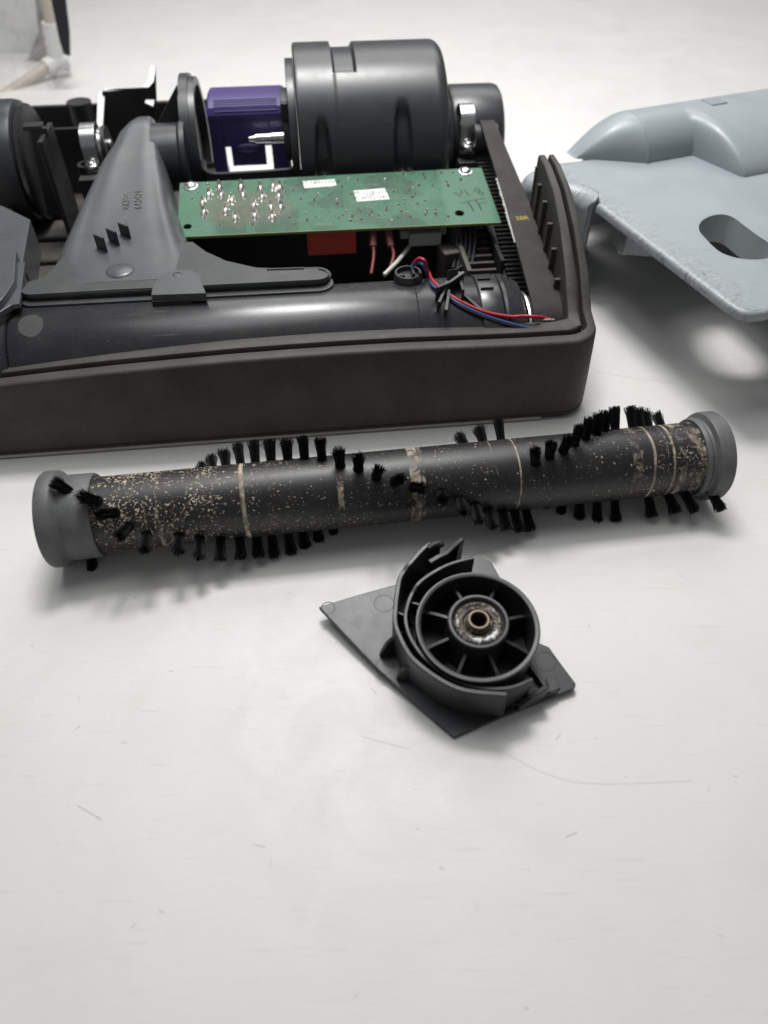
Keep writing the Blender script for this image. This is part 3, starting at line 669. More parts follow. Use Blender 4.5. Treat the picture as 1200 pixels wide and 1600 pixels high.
# motor shaft
b = B(); b.lathe((0, 226, 71.5), (1, 0, 0), [(-181, 0.2), (-181, 1.6), (-178.6, 2.0), (-176.8, 2.0), (-176.5, 3.1), (-166, 3.1), (-165.8, 3.6), (-155.8, 3.6), (-155.5, 4.4), (-148, 4.4)], 24)
b.build('motor_shaft', 'steel', hd)
box('white_post', 'white', hd, (-155.3, 240, 58), (3.6, 3, 34), 0.4)

# --- motor cover
MV, MW, MRAD = 249.5, 60.5, 60.0
rows = []; us = [-147 + i * 1.0 for i in range(0, 102)]
scr = []
for sx, sy in ((507, 266), (631, 252)):
    p = hv(sx, sy, 190); scr.append(p.x)
bandL, bandR = hv(518, 62, 232).x, hv(551, 62, 232).x
for u in us:
    r = []
    for a in range(-8, 195, 2):
        rad = MRAD
        if u > -54: t = (u + 54) / 8.0; rad -= 7.5 * (1 - math.sqrt(max(0, 1 - min(1, t) ** 2)))
        if u < -145: rad -= (1 - math.sqrt(max(0, 1 - ((-145 - u) / 2) ** 2))) * 1.6
        dep_ = 3.0 * sstep((u - bandL + 0.9) / 1.2) * sstep((bandR + 0.9 - u) / 1.2)
        rad -= dep_ * (sstep((a - 60) / 2.5) if u > -1e9 else 0)
        if u > bandL and a <= 60: rad += 0.0
        rad -= 0.45 * sstep((u - bandL + 0.5) / 1.2)
        for k, uc in enumerate(scr):
            top = 34 if k == 0 else 42; hwid = 6.2 if k == 0 else 7.0
            q = max(0, 1 - ((u - uc) / hwid) ** 2) if abs(u - uc) < hwid else 0
            tt = min(1, max(0, (top - a) / 26.0))
            q2 = max(0, 1 - ((u - uc) / (hwid * tt ** 0.3 + 1e-6)) ** 2) if tt > 0 else 0
            rad -= 4.6 * sstep(q2 * 1.25) * sstep(tt * 2.2) if q2 > 0 else 0
        c, s_ = math.cos(R(a)), math.sin(R(a))
        fr = 1.0 if a > 0 else 1.0
        r.append(Vector((u, MV - rad * c, MW + rad * s_)))
    rows.append(r)
rows2 = [[Vector((-147, MV, MW))] * len(rows[0])] + rows + [[Vector((-46, MV, MW))] * len(rows[0])]
B().grid(rows2).build('motor_cover', 'char', hd, angle=28)
box('cover_foot', 'char', hd, (-97, 198, 55.0), (104, 24, 3.0), 0.7)
for k, uc in enumerate(scr):
    screw(hd, Matrix.Translation((uc, 190.6 + k * 0.8, 56.9)) @ Matrix.Rotation(R(12), 4, 'X'), 3.2)
endc = [(248 - math.cos(R(a)) * r_, 62 + math.sin(R(a)) * r_) for a, r_ in [(a, 50) for a in range(-8, 190, 8)]]
B().prism(endc, -152.5, -147.2, M=M).build('motor_end_plate', 'char', hd, bevel=0.6)
B().prism([(y * 0.62 + 95, z * 0.62 + 25) for y, z in endc], -157, -152.6, M=M).build('motor_end_boss', 'black', hd, bevel=0.6)
box('end_lug', 'char', hd, (-155, 226, 88), (5, 5, 12), 0.8)

# --- wheels
def wheel(u0, u1, v, w, r_, m='char', name='rear_wheel'):
    d = 1 if u1 > u0 else -1
    pr = [(u0, r_ * 0.3), (u0, r_ - 3), (u0 + d * 1, r_ - 1), (u0 + d * 3, r_), (u1 - d * 5.5, r_ - 0.2), (u1 - d * 2.0, r_ - 1.0), (u1 - d * 0.5, r_ - 2.8), (u1, r_ - 5), (u1 - d * 2, r_ - 8), (u1 - d * 2.5, 6), (u1, 5), (u1, 0.5)]
    return B().lathe((0, v, w), (1, 0, 0), pr, 72).build(name, m, hd)
wheel(-38, 0.5, 262, 53, 35.5); wheel(-420, -334, 248, 54, 40)
B().lathe((0, 240, 60), (1, 0, 0), [(-46, 5), (-46, 30), (-43.5, 31), (-41, 30), (-41, 5)], 56).build('wheel_hub_plate', 'char', hd)
# clamps
def clamp(u, v, w, r_=11, foot=13):
    b = B(); rows = []
    pts = [(v - r_ - 1.5, w - r_ - foot + 8), (v - r_ - 0.5, w - 6)] + [(v - r_ * math.cos(R(a)), w + r_ * math.sin(R(a))) for a in range(0, 181, 15)] + [(v + r_, w - 12)]
    n = len(pts)
    for i, (pv, pw) in enumerate(pts):
        d = Vector((pts[min(i + 1, n - 1)][0] - pts[max(i - 1, 0)][0], pts[min(i + 1, n - 1)][1] - pts[max(i - 1, 0)][1])).normalized(); nn = Vector((-d.y, d.x)) * 1.1
        rows.append([Vector((u - 5, pv + nn.x, pw + nn.y)), Vector((u + 5, pv + nn.x, pw + nn.y)), Vector((u + 5, pv - nn.x, pw - nn.y)), Vector((u - 5, pv - nn.x, pw - nn.y))])
    b.grid(rows, cv=True, cap=True).build('axle_clamp', 'steel', hd, bevel=0.3)
    b = B(); b.ellipsoid((u, v - r_ - 4.0, w - r_ + 0.5), (5.4, 5.2, 3.2), 20, 10).build('clamp_foot', 'steel', hd, angle=60)
    screw(hd, Matrix.Translation((u, v - r_ - 5.4, w - r_ + 2.4)) @ Matrix.Rotation(R(25), 4, 'X'), 2.4)
clamp(-30.5, 228, 75.5); clamp(-289, 238, 69.5)
B().lathe((0, 238, 66), (1, 0, 0), [(-283, 5), (-283, 12), (-281, 12), (-281, 4)], 40).build('washer', 'steel', hd)
B().lathe((0, 238, 66), (1, 0, 0), [(-280.6, 4), (-280.6, 13), (-278, 13), (-278, 4)], 40).build('axle_spacer', 'black', hd)
B().cyl((-292, 240, 66), (-276, 240, 66), 4.5).build('axle', 'steel', hd)
B().cyl((-44, 240, 68), (-10, 240, 68), 5).build('axle', 'steel', hd)
# left plates behind the wheel
q = [(-334, 205, 26), (-325, 268, 95), (-300, 262, 30)]
B().lathe((0, 244, 55), (1, 0, 0), [(-333, 6), (-333, 36), (-330, 37), (-329, 35), (-329, 6)], 64).build('wheel_arch_plate', 'black', hd)
b = B(); b.box((-317, 214, 60), (11, 3, 58), Matrix.Rotation(R(6), 3, 'Y')); b.box((-317, 216, 88.5), (12, 8, 3)); b.build('latch_plate', 'black', hd, bevel=0.5)
b = B(); b.box((-311, 216, 45), (3, 34, 80)); b.build('side_rib', 'black', hd, bevel=0.5)
b = B(); b.box((-288, 208, 34), (16, 8, 48)); b.build('clamp_pedestal', 'black', hd, bevel=0.8)
b = B(); b.box((-30, 208, 36), (16, 8, 44)); b.build('clamp_pedestal', 'black', hd, bevel=0.8)

# --- black folded bracket with bright zinc edge and a bent horn
b = B(); M2 = Matrix(((1, 0, 0, 0), (0, 0, 1, 0), (0, 1, 0, 0), (0, 0, 0, 1)))
pb = [hv(x, y, 296) for x, y in ((160, 142), (165, 140), (232, 137), (240, 128), (243, 105), (245, 165), (240, 240), (160, 250))]
B().prism([(p.x, p.z) for p in pb], 295, 297.4, M=M2).build('folded_bracket', 'black', hd)
def slab(name, m, px, v0=291, k=0.5, ref=170, th=1.6):
    P = [hv(x, y, v0 + (ref - y) * k) for x, y in px]; n = len(P); off = Vector((0, th * 0.7, -th * 0.7))
    vs = P + [p + off for p in P]; fs = [tuple(range(n)), tuple(range(2 * n - 1, n - 1, -1))] + [(i, (i + 1) % n, (i + 1) % n + n, i + n) for i in range(n)]
    return B().add(vs, fs).build(name, m, hd)
slab('bracket_edge', 'zinc', ((153, 147), (158, 141), (164, 142), (162, 170), (160, 204), (151, 204), (152, 170)), 288, 0.35)
slab('bracket_edge', 'zinc', ((160, 142), (166, 138), (200, 137), (226, 134.5), (228, 137.5), (200, 140.5), (168, 142)), 294, 0.9, 142)
slab('bracket_horn', 'zinc', ((224, 136), (232, 122), (237, 101), (241, 106), (244, 122), (243, 150), (239, 166), (226, 160), (236, 142)), 290, 0.35)
slab('bracket_glint', 'zinc', ((168, 147), (173, 150), (172, 156), (167, 154)), 292, 0.5)

# --- circuit board
def pcb_mat():
    m = bpy.data.materials.new('green_solder_mask'); nt, N, L, bs = nodes(m); tc = N.new('ShaderNodeTexCoord')
    def noise(sc, det, ro, dist=0, vec=None):
        n = N.new('ShaderNodeTexNoise'); n.inputs['Scale'].default_value = sc; n.inputs['Detail'].default_value = det; n.inputs['Roughness'].default_value = ro; n.inputs['Distortion'].default_value = dist
        L.new(vec if vec else tc.outputs['Object'], n.inputs['Vector']); return n.outputs['Fac']
    def rng(s, a, b_, c=0.0, d=1.0):
        r = N.new('ShaderNodeMapRange'); r.inputs[1].default_value = a; r.inputs[2].default_value = b_; r.inputs[3].default_value = c; r.inputs[4].default_value = d; L.new(s, r.inputs[0]); return r.outputs[0]
    def mix(a, bcol, fac):
        x = N.new('ShaderNodeMix'); x.data_type = 'RGBA'
        if isinstance(a, tuple): x.inputs[6].default_value = (*a, 1)
        else: L.new(a, x.inputs[6])
        x.inputs[7].default_value = (*bcol, 1); L.new(fac, x.inputs[0]); return x.outputs[2]
    # copper areas show as darker and lighter green fields with straight borders
    vo = N.new('ShaderNodeTexVoronoi'); vo.distance = 'CHEBYCHEV'; vo.inputs['Scale'].default_value = 62; L.new(tc.outputs['Object'], vo.inputs['Vector'])
    sp = N.new('ShaderNodeSeparateColor'); L.new(vo.outputs['Color'], sp.inputs[0])
    cur = mix((0.018, 0.105, 0.050), (0.010, 0.062, 0.031), rng(sp.outputs[0], 0.45, 0.55))
    v2 = N.new('ShaderNodeTexVoronoi'); v2.feature = 'DISTANCE_TO_EDGE'; v2.distance = 'EUCLIDEAN'; v2.inputs['Scale'].default_value = 95; L.new(tc.outputs['Object'], v2.inputs['Vector'])
    cur = mix(cur, (0.012, 0.080, 0.040), rng(v2.outputs['Distance'], 0.03, 0.06, 0.5, 0))
    cur = mix(cur, (0.06, 0.17, 0.10), rng(noise(28, 4, 0.6, 1), 0.45, 0.75, 0, 0.5))
    # paler bare ends of the board
    sep = N.new('ShaderNodeSeparateXYZ'); L.new(tc.outputs['Object'], sep.inputs[0])
    cur = mix(cur, (0.055, 0.155, 0.095), rng(sep.outputs[0], 0.066, 0.070, 0, 0.85))
    cur = mix(cur, (0.050, 0.15, 0.085), rng(sep.outputs[0], -0.072, -0.078, 0, 0.8))
    # brown flux around the power joints
    dx = N.new('ShaderNodeVectorMath'); dx.operation = 'SUBTRACT'; L.new(tc.outputs['Object'], dx.inputs[0]); dx.inputs[1].default_value = (-0.056, -0.003, 0)
    ml = N.new('ShaderNodeVectorMath'); ml.operation = 'MULTIPLY'; L.new(dx.outputs[0], ml.inputs[0]); ml.inputs[1].default_value = (1, 1.6, 1)
    le = N.new('ShaderNodeVectorMath'); le.operation = 'LENGTH'; L.new(ml.outputs[0], le.inputs[0])
    rm = rng(le.outputs['Value'], 0.020, 0.034, 1, 0); mm = N.new('ShaderNodeMath'); mm.operation = 'MULTIPLY'; L.new(rm, mm.inputs[0]); L.new(rng(noise(120, 3, 0.6, 0), 0.30, 0.62), mm.inputs[1])
    cur = mix(cur, (0.095, 0.085, 0.055), mm.outputs[0])
    cur = mix(cur, (0.20, 0.18, 0.14), rng(noise(140, 5, 0.75, 1), 0.60, 0.72, 0, 0.45))
    # silkscreen specks
    cur = mix(cur, (0.32, 0.42, 0.36), rng(noise(900, 1, 0.5), 0.70, 0.75, 0, 0.5))
    L.new(cur, bs.inputs['Base Color']); bs.inputs['Roughness'].default_value = 0.42; bs.inputs['Specular IOR Level'].default_value = 0.3
    bp = N.new('ShaderNodeBump'); bp.inputs['Strength'].default_value = 0.3; bp.inputs['Distance'].default_value = 0.0003; L.new(noise(260, 4, 0.7), bp.inputs['Height']); L.new(bp.outputs[0], bs.inputs['Normal'])
    return m
tilt = R(10)
pc0 = Vector((-126.5, 148.0, 60.5))
MPL = Matrix.Translation(pc0) @ Matrix.Rotation(R(-0.4), 4, 'Z') @ Matrix.Rotation(tilt, 4, 'X'); MPW = MB @ MPL
def bp_(px, py, z=0): return at(MPW, px, py, 2, z)
cor = [bp_(x, y) for x, y in ((281, 286), (752, 262), (783, 347), (277, 370))]
holes = []
for x, y, rx_ in ((293, 354, 2.6), (718, 333, 3.0)):
    p = bp_(x, y); holes.append([(p.x + rx_ * math.cos(i * math.pi / 8), p.y + rx_ * math.sin(i * math.pi / 8)) for i in range(16)])
board = B().prism([(p.x, p.y) for p in cor], -1.7, 0, holes).build('circuit_board', pcb_mat(), hd)
board.matrix_local = Matrix.Translation(MPL.translation * S) @ MPL.to_3x3().to_4x4()
x0_, x1_ = cor[0].x, cor[2].x
for e0, e1 in ((cor[3], cor[2]),):
    bb = B(); bb.box(((e0.x + e1.x) / 2, (e0.y + e1.y) / 2 - 0.15, -0.85), (abs(e1.x - e0.x) - 0.2, 0.4, 1.68), Matrix.Rotation(math.atan2(e1.y - e0.y, e1.x - e0.x), 3, 'Z')); bb.build('board_edge', mat('bare_board_edge', (0.20, 0.24, 0.09), 0.6, var=.3), board)
# large pill joints
rr = random.Random(21)
big = [(319, 333), (327, 305), (343, 294), (346, 306), (353, 330), (362, 314), (368, 341), (377, 293), (380, 306), (397, 322), (398, 338), (407, 295), (410, 309), (423, 325), (426, 340), (427, 292), (437, 294), (436, 308), (439, 325), (317, 318)]
sj = []
def joint(px, py, rx_, ry_, h):
    p = bp_(px, py)
    key = None
    b = B(); n = 12; rows = []
    for t, k in ((0, 1.15), (0.18, 0.95), (0.5, 0.72), (0.8, 0.42), (1.0, 0.12)):
        rows.append([Vector((math.cos(2 * math.pi * j / n) * k, math.sin(2 * math.pi * j / n) * k, t)) for j in range(n)])
    if not sj:
        b.grid(rows, cv=True); b.add([v for v in rows[-1]], [tuple(range(n))]); o = b.build('solder_joint', 'solder', board, angle=70); sj.append(o)
    else:
        o = sj[0].copy(); C.objects.link(o); o.parent = board
    o.matrix_local = Matrix.Translation(Vector((p.x, p.y, 0)) * S) @ Matrix.Rotation(rr.uniform(-.2, .2), 4, 'Z') @ Matrix.Diagonal((rx_, ry_, h, 1))
for x, y in big:
    joint(x, y, 2.2, 3.8, 2.2); joint(x - 0.6, y - 7, 1.5, 1.9, 2.9); joint(x + rr.uniform(-3, 3), y + 6, 0.9, 1.0, 1.4)
small = [(445, 300), (444, 285), (457, 296), (463, 290), (478, 333), (480, 344), (495, 308), (491, 313), (497, 303), (526, 312), (527, 318), (534, 292), (530, 284), (545, 280), (549, 303), (559, 281), (575, 333), (578, 336), (580, 331), (605, 323), (604, 328), (601, 281), (607, 290), (620, 284), (631, 272), (662, 273), (664, 278), (641, 284), (639, 298), (645, 294), (648, 303), (644, 308), (652, 318), (664, 314), (667, 329), (665, 335), (681, 328), (680, 334), (690, 270), (698, 284), (700, 290), (708, 270), (622, 320), (632, 312), (627, 330), (550, 338), (541, 330), (536, 336), (548, 345), (565, 343), (590, 341), (612, 345), (560, 326), (557, 333), (530, 340), (700, 338), (615, 300), (470, 310), (505, 300), (515, 295), (452, 340), (460, 350), (395, 350), (345, 352), (310, 300), (325, 288), (300, 310), (637, 333), (641, 338), (655, 290), (675, 290), (720, 281)]
for x, y in small: joint(x, y, rr.uniform(0.7, 1.15), rr.uniform(0.8, 1.25), rr.uniform(0.9, 1.9))
for i in range(70): joint(rr.uniform(480, 690), rr.uniform(285, 342), rr.uniform(0.3, 0.6), rr.uniform(0.3, 0.6), rr.uniform(0.4, 0.9))
for x, y in ((298, 291), (727, 268)):
    p = bp_(x, y); screw(board, Matrix.Translation((p.x, p.y, 0)), 3.6)
# barcode stickers
def sticker(px, lines):
    P = [bp_(x, y, 0.15) for x, y in px]
    o = B().prism([(p.x, p.y) for p in P], 0.02, 0.16).build('paper_sticker', 'paper', board)
    c = sum((Vector((p.x, p.y, 0)) for p in P), Vector()) / 4; wd = (P[1] - P[0]).length; ht = (P[3] - P[0]).length
    n = len(lines)
    for i, l in enumerate(lines):
        y = c.y + ht * 0.28 - ht * 0.62 * (i + 0.2) / max(1, n - 0.4)
        text('sticker_text', l, 'ink', board, Matrix.Translation((c.x - 0.3 * (n > 2), y, 0.17)) @ Matrix.Rotation(R(-.5), 4, 'Z'), ht * (0.34 if n > 1 else 0.6), 0.02)
sticker(((472, 283), (523, 280), (526, 290), (476, 294)), ["07 180110W"])
sticker(((552, 298), (601, 294), (609, 311), (558, 315)), ["01-21181231", "FW", "PCBM011281"])
# handwriting V1.8 over TF
def stroke(pts, w=0.42):
    b = B(); P = [bp_(x, y, 0.06) for x, y in pts]; n = len(P); rows = []
    for i, p in enumerate(P):
        d = (P[min(i + 1, n - 1)] - P[max(i - 1, 0)]).normalized(); nn = Vector((-d.y, d.x, 0)) * w; rows.append([p + nn, p - nn])
    b.grid(rows).build('marker_stroke', 'ink', board)
def zp(*q): return [(680 + x / 10.0, 260 + y / 10.0) for x, y in q]
stroke(zp((285, 405), (340, 425), (395, 475), (405, 430), (410, 365))); stroke(zp((455, 360), (490, 410), (530, 460))); stroke(zp((580, 430), (595, 440)), 0.5)
stroke(smooth_path([(*p, 0) for p in zp((690, 345), (640, 350), (615, 370), (650, 390), (700, 400), (745, 420), (745, 440), (710, 440), (680, 420), (690, 385), (690, 355))], 3) and [(p[0], p[1]) for p in smooth_path([(*p, 0) for p in zp((690, 345), (640, 350), (615, 370), (650, 390), (700, 400), (745, 420), (745, 440), (710, 440), (680, 420), (690, 385), (690, 355))], 3)], 0.36)
stroke(zp((385, 580), (500, 548), (640, 520), (790, 495)), 0.3); stroke(zp((500, 550), (560, 620), (600, 700)), 0.5); stroke(zp((620, 520), (680, 590), (725, 690)), 0.5); stroke(zp((690, 580), (800, 560)), 0.3)
# faint silk screen text
for body, x, y, sz in (("RT5 C10 ZD2", 575, 289, 2.4), ("PCB-6A", 506, 350, 3.0), ("R12", 325, 298, 2.0), ("MOV1", 395, 285, 2.0)):
    p = bp_(x, y); text('board_print', body, 'emboss', board, Matrix.Translation((p.x, p.y, 0.03)), sz, 0.01)
# parts under the board
def ub(name, m, x0, y0, x1, y1, v, d, bev=0.5):
    a = hv(x0, y0, v); c = hv(x1, y1, v)
    return box(name, m, hd, ((a.x + c.x) / 2, v + d / 2, (a.z + c.z) / 2), (abs(c.x - a.x), d, abs(a.z - c.z)), bev)
ub('relay', 'red', 479, 364, 557, 396, 121, 14); ub('wire_connector', 'connector', 640, 366, 689, 383, 124, 12, 0.4)
box('connector_ear', 'connector', hd, (hv(634, 371, 126).x, 132, hv(634, 371, 126).z), (6, 6, 5), .3)
box('connector_ear', 'connector', hd, (hv(694, 364, 126).x, 132, hv(694, 364, 126).z), (4, 6, 5), .3)
for x, y in ((291, 352), (716, 340)):
    p = bp_(x, y); q = MPL @ p
    B().cyl((q.x, q.y + 1, 8), (q.x, q.y + 1, q.z - 2.4), 8, 5.5, 24).build('board_post', 'black', hd)
def wire(pts, r, m, par=None, name='wire'):
    return B().tubep(smooth_path(pts, 8), r, 10).build(name, m, par or hd, angle=70)
wire([hv(582, 350, 128), hv(583, 372, 122), hv(583, 385, 118)], 2.4, 'pinkwire', name='wire_terminal'); wire([hv(583, 383, 118), hv(584, 400, 112), hv(580, 428, 100)], 1.1, 'dullwire')
wire([hv(606, 350, 128), hv(608, 372, 122), hv(611, 385, 118)], 2.4, 'pinkwire', name='wire_terminal'); wire([hv(611, 383, 118), hv(615, 400, 112), hv(606, 428, 100)], 1.1, 'dullwire')
wire([hv(641, 383, 128), hv(630, 398, 118), hv(618, 412, 104), hv(600, 430, 95)], 1.4, 'whitewire')
for dx_ in (0, 7, 14, 21, 28):
    wire([hv(712 + dx_, 345, 128), hv(714 + dx_, 380, 120), hv(708 + dx_, 420, 108)], 1.6, 'navy')
box('dark_gap_block', 'black', hd, (-135, 162, 27), (178, 40, 40), 1)  # black block added to keep the empty gap under the board dark

# --- belt, pulleys, right side bay
def belt_path(z_only=False):
    A = Vector((214, 70.0)); ra = 10.0; Bc = Vector((38, 34.0)); rb = 17.0
    P = []
    d = (Bc - A); L_ = d.length; th = math.atan2(d.y, d.x); be = math.acos((ra - rb) / L_)
    # outer tangent on the upper side, from A to B, round B, back under, round A
    a_up = th - be; 
    n1 = Vector((math.cos(a_up), math.sin(a_up)))
    a_dn = th + be; n2 = Vector((math.cos(a_dn), math.sin(a_dn)))
    if n1.y < n2.y: n1, n2 = n2, n1; a_up, a_dn = a_dn, a_up
    for i in range(0, 13): P.append((A + n1 * ra).lerp(Bc + n1 * rb, i / 12))
    def arc(c, r_, a, b_, way):
        while way * (b_ - a) < 0: b_ += way * 2 * math.pi
        return [c + Vector((math.cos(a + (b_ - a) * i / 14), math.sin(a + (b_ - a) * i / 14))) * r_ for i in range(1, 14)]
    P += arc(Bc, rb, a_up, a_dn, 1); lo0 = len(P)
    for i in range(0, 13): P.append((Bc + n2 * rb).lerp(A + n2 * ra, i / 12))
    lo1 = len(P)
    P += arc(A, ra, a_dn, a_up, 1)
    return P, lo0, lo1
P, lo0, lo1 = belt_path(); n = len(P); rows = []
BU0, BU1 = -25.5, -11.0
def bu0(v): return interp(v, [(30, -28.0), (120, -24.5), (214, -23)])
def bu1(v): return interp(v, [(30, -11.6), (120, -9.6), (214, -13)])
for i, p in enumerate(P):
    d = (P[(i + 1) % n] - P[i - 1]).normalized(); nn = Vector((-d.y, d.x)) * 0.9
    a0_, a1_ = bu0(p.x), bu1(p.x); rows.append([Vector((a0_, p.x + nn.x, p.y + nn.y)), Vector((a1_, p.x + nn.x, p.y + nn.y)), Vector((a1_, p.x - nn.x, p.y - nn.y)), Vector((a0_, p.x - nn.x, p.y - nn.y))])
belt = B().grid(rows, cu=True, cv=True).build('drive_belt', 'belt', hd, angle=30)
b = B()
lo = [P[lo0 + i] for i in range(13)]
for i in range(46):
    t = i / 45 * 12; k = min(11, int(t)); p = lo[k].lerp(lo[k + 1], t - k)
    b.box((-19, p.x, p.y + 1.5), (12.6, 2.0, 1.8))
tt = b.build('belt_teeth', 'belt', belt); tt['kind'] = 'stuff'
b = B()      # frayed pale edge
rr = random.Random(2)
for i in range(60):
    t = 0.36 + 0.36 * i / 60; p = P[0].lerp(P[12], t); l = rr.uniform(0.3, 1.3) * (1 - abs(i - 25) / 50)
    b.box((bu0(p.x) - 0.2 - l / 2, p.x, p.y + 0.2 - l * .3), (0.5 + l, 1.2, 0.5 + l * .4))
b.build('frayed_edge', 'whitewire', belt)
pv = P[0].lerp(P[12], 0.60); sl = math.atan2(P[12].y - P[0].y, P[12].x - P[0].x)
Mt = Matrix.Translation((-17.5, pv.x, pv.y + 1.1)) @ Matrix.Rotation(math.atan2(P[0].y - P[12].y, P[0].x - P[12].x), 4, 'X')
text('belt_print', '38R', 'yellow', belt, Mt, 5.4, 0.02)
B().lathe((0, 38, 34), (1, 0, 0), [(-28.4, 5), (-28.4, 16.0), (-11.4, 16.0), (-11.0, 18.4), (-10, 18.4), (-9.8, 17), (-9.8, 5)], 56).build('front_pulley', 'dusty', hd)
B().lathe((0, 214, 70), (1, 0, 0), [(-27, 4), (-27, 9), (-11, 9), (-11, 4)], 40).build('rear_pulley', 'black', hd)
# ribbed pillar seen left of the belt
for i in range(15):
    v = 92 + i * 7.2; box('cooling_rib', 'dusty', hd, (-40 + 0.02 * i, v, 30 + i * 0.9), (17, 2.4, 9), 0.3)
box('rib_tray', 'black', hd, (-40, 145, 24), (20, 112, 6), 0.5); box('rib_side', 'dusty', hd, (-51.5, 135, 32), (3, 100, 22), 0.5); box('rib_side', 'black', hd, (-29, 150, 36), (2.6, 110, 14), 0.5)
box('bay_bracket', 'dusty', hd, (-58, 118, 30), (12, 14, 22), 1.2, rz=R(12)); box('bay_bracket', 'dusty', hd, (-33, 92, 26), (14, 8, 16), 1.0)
# side wall lattice
for v in (44, 60, 76, 92, 107):
    d_ = 21.2 * interp(v, [(13, 0.66), (40, 0.64), (80, 0.54), (121, 0.48)]) - 2.4; h = interp(v, WS) - 12
    box('side_wall_rib', 'dusty', hd, (-d_ - 0.8, v, h / 2 + 5), (3.4, 2.4, h - 6), 0.4)
box('side_wall_rib', 'dusty', hd, (-7.2, 119.6, 47), (4.6, 2.4, 82), 0.4)

# --- wire clip on the tube and thin wires
cp = [((682, 424), (694, 447)), ((690, 455), (720, 428)), ((716, 429), (722, 452)), ((705, 440), (708, 470)), ((680, 450), (684, 485)), ((690, 456), (697, 490))]
def on_tube(px, py, lift=0.0):
    # walk along the sight line to the tube surface
    o, d = ray(px, py); I = MB.inverted(); o = I @ o; d = (I.to_3x3() @ d)
    ov = Vector((o.y - TV, o.z - TW)); dv = Vector((d.y, d.z)); a = dv.dot(dv); b_ = 2 * ov.dot(dv); c = ov.dot(ov) - (TRAD + lift) ** 2
    disc_ = b_ * b_ - 4 * a * c
    t = (-b_ - math.sqrt(max(0, disc_))) / (2 * a); return o + d * t
# hatched round patch on the tube
b = B(); pc_ = on_tube(48, 508); pa_ = math.atan2(-(pc_.y - TV), pc_.z - TW)
for i in range(-9, 10):
    d = i * 0.75; hl = math.sqrt(max(0, 7.0 ** 2 - d * d)); P_ = []
    for j in range(7):
        q = -hl + 2 * hl * j / 6; uu = pc_.x + d * 0.75 + q * 0.5; a = pa_ + (q * 0.86 - d * 0.5) / TRAD
        P_.append(Vector((uu, TV - math.sin(a) * (TRAD + .04), TW + math.cos(a) * (TRAD + .04))))
    b.tubep(P_, 0.2, 5)
b.build('grip_patch', 'emboss', hd)
def clipfin(p0, p1, h):
    a = on_tube(*p0); c = on_tube(*p1); n = (Vector((0, (a.y + c.y) / 2 - TV, (a.z + c.z) / 2 - TW))).normalized()
    side = (c - a).cross(n).normalized() * 0.7; vs = []
    for sg in (1, -1):
        vs += [a + side * sg - n, c + side * sg - n, c + side * sg + n * h * 0.9, (a + c) / 2 + side * sg + n * h * 0.8, a + side * sg + n * h]
    B().add(vs, [(0, 1, 2, 3, 4), (9, 8, 7, 6, 5), (0, 5, 6, 1), (1, 6, 7, 2), (2, 7, 8, 3), (3, 8, 9, 4), (4, 9, 5, 0)]).build('wire_clip', 'black', hd)
clipfin((681, 470), (722, 444), 9); clipfin((684, 486), (697, 452), 7); clipfin((695, 494), (700, 462), 6); clipfin((722, 470), (716, 440), 7); clipfin((724, 462), (752, 487), 2.0); clipfin((700, 440), (722, 430), 6.0)
redp = [hv(646, 412, 52), hv(655, 404, 50), hv(664, 409, 47)] + [on_tube(x, y, 1.4) for x, y in ((669, 424), (677, 440), (690, 451), (712, 467), (745, 483), (772, 491), (800, 495), (815, 494), (838, 495))] + [hv(852, 497, 22), hv(862, 503, 20), hv(864, 512, 22)]
wire(redp, 0.95, 'redwire')
blup = [hv(644, 415, 52), hv(654, 410, 50), hv(662, 416, 46)] + [on_tube(x, y, 1.0) for x, y in ((668, 430), (676, 446), (694, 458), (716, 474), (750, 490), (785, 502), (815, 510), (838, 517))]
wire(blup, 0.9, 'bluewire')
wire([p + Vector((0, -0.6, -0.9)) for p in blup[4:]], 0.9, 'navy')
box('wire_plug', 'black', hd, hv(840, 512, 19), (14, 5, 4), 0.5)
B().cyl(hv(846, 500, 20), hv(866, 500, 20), 0.6).build('plug_pin', 'steel', hd)

# --- grey boxes at the far left
lp = [hw_(x, y, 70) for x, y in ((0, 366), (12, 369), (20, 378), (25, 392), (22, 438), (12, 455), (0, 470), (-60, 520), (-60, 366))]
B().prism([(p.x, p.y) for p in lp], 30, 70).build('end_lid', 'duct', hd, bevel=1.0)
lp = [hw_(x, y, 66) for x, y in ((31, 408), (39, 409), (30, 474), (18, 476), (-20, 500), (-20, 440))]
B().prism([(p.x, p.y) for p in lp], 63, 66).build('lid_lug', 'duct', hd, bevel=0.5)
lp = [hw_(x, y, 64) for x, y in ((-40, 305), (2, 316), (45, 337), (33, 405), (-40, 405))]
B().prism([(p.x, p.y) for p in lp], 40, 62).build('end_block', 'duct', hd, bevel=1.0)
wp = at(MB, 815, 316, 0, 8)
B().ellipsoid((6, 172, 52), (4, 5, 9), 18, 12).build('axle_tip', 'white', hd, angle=60)

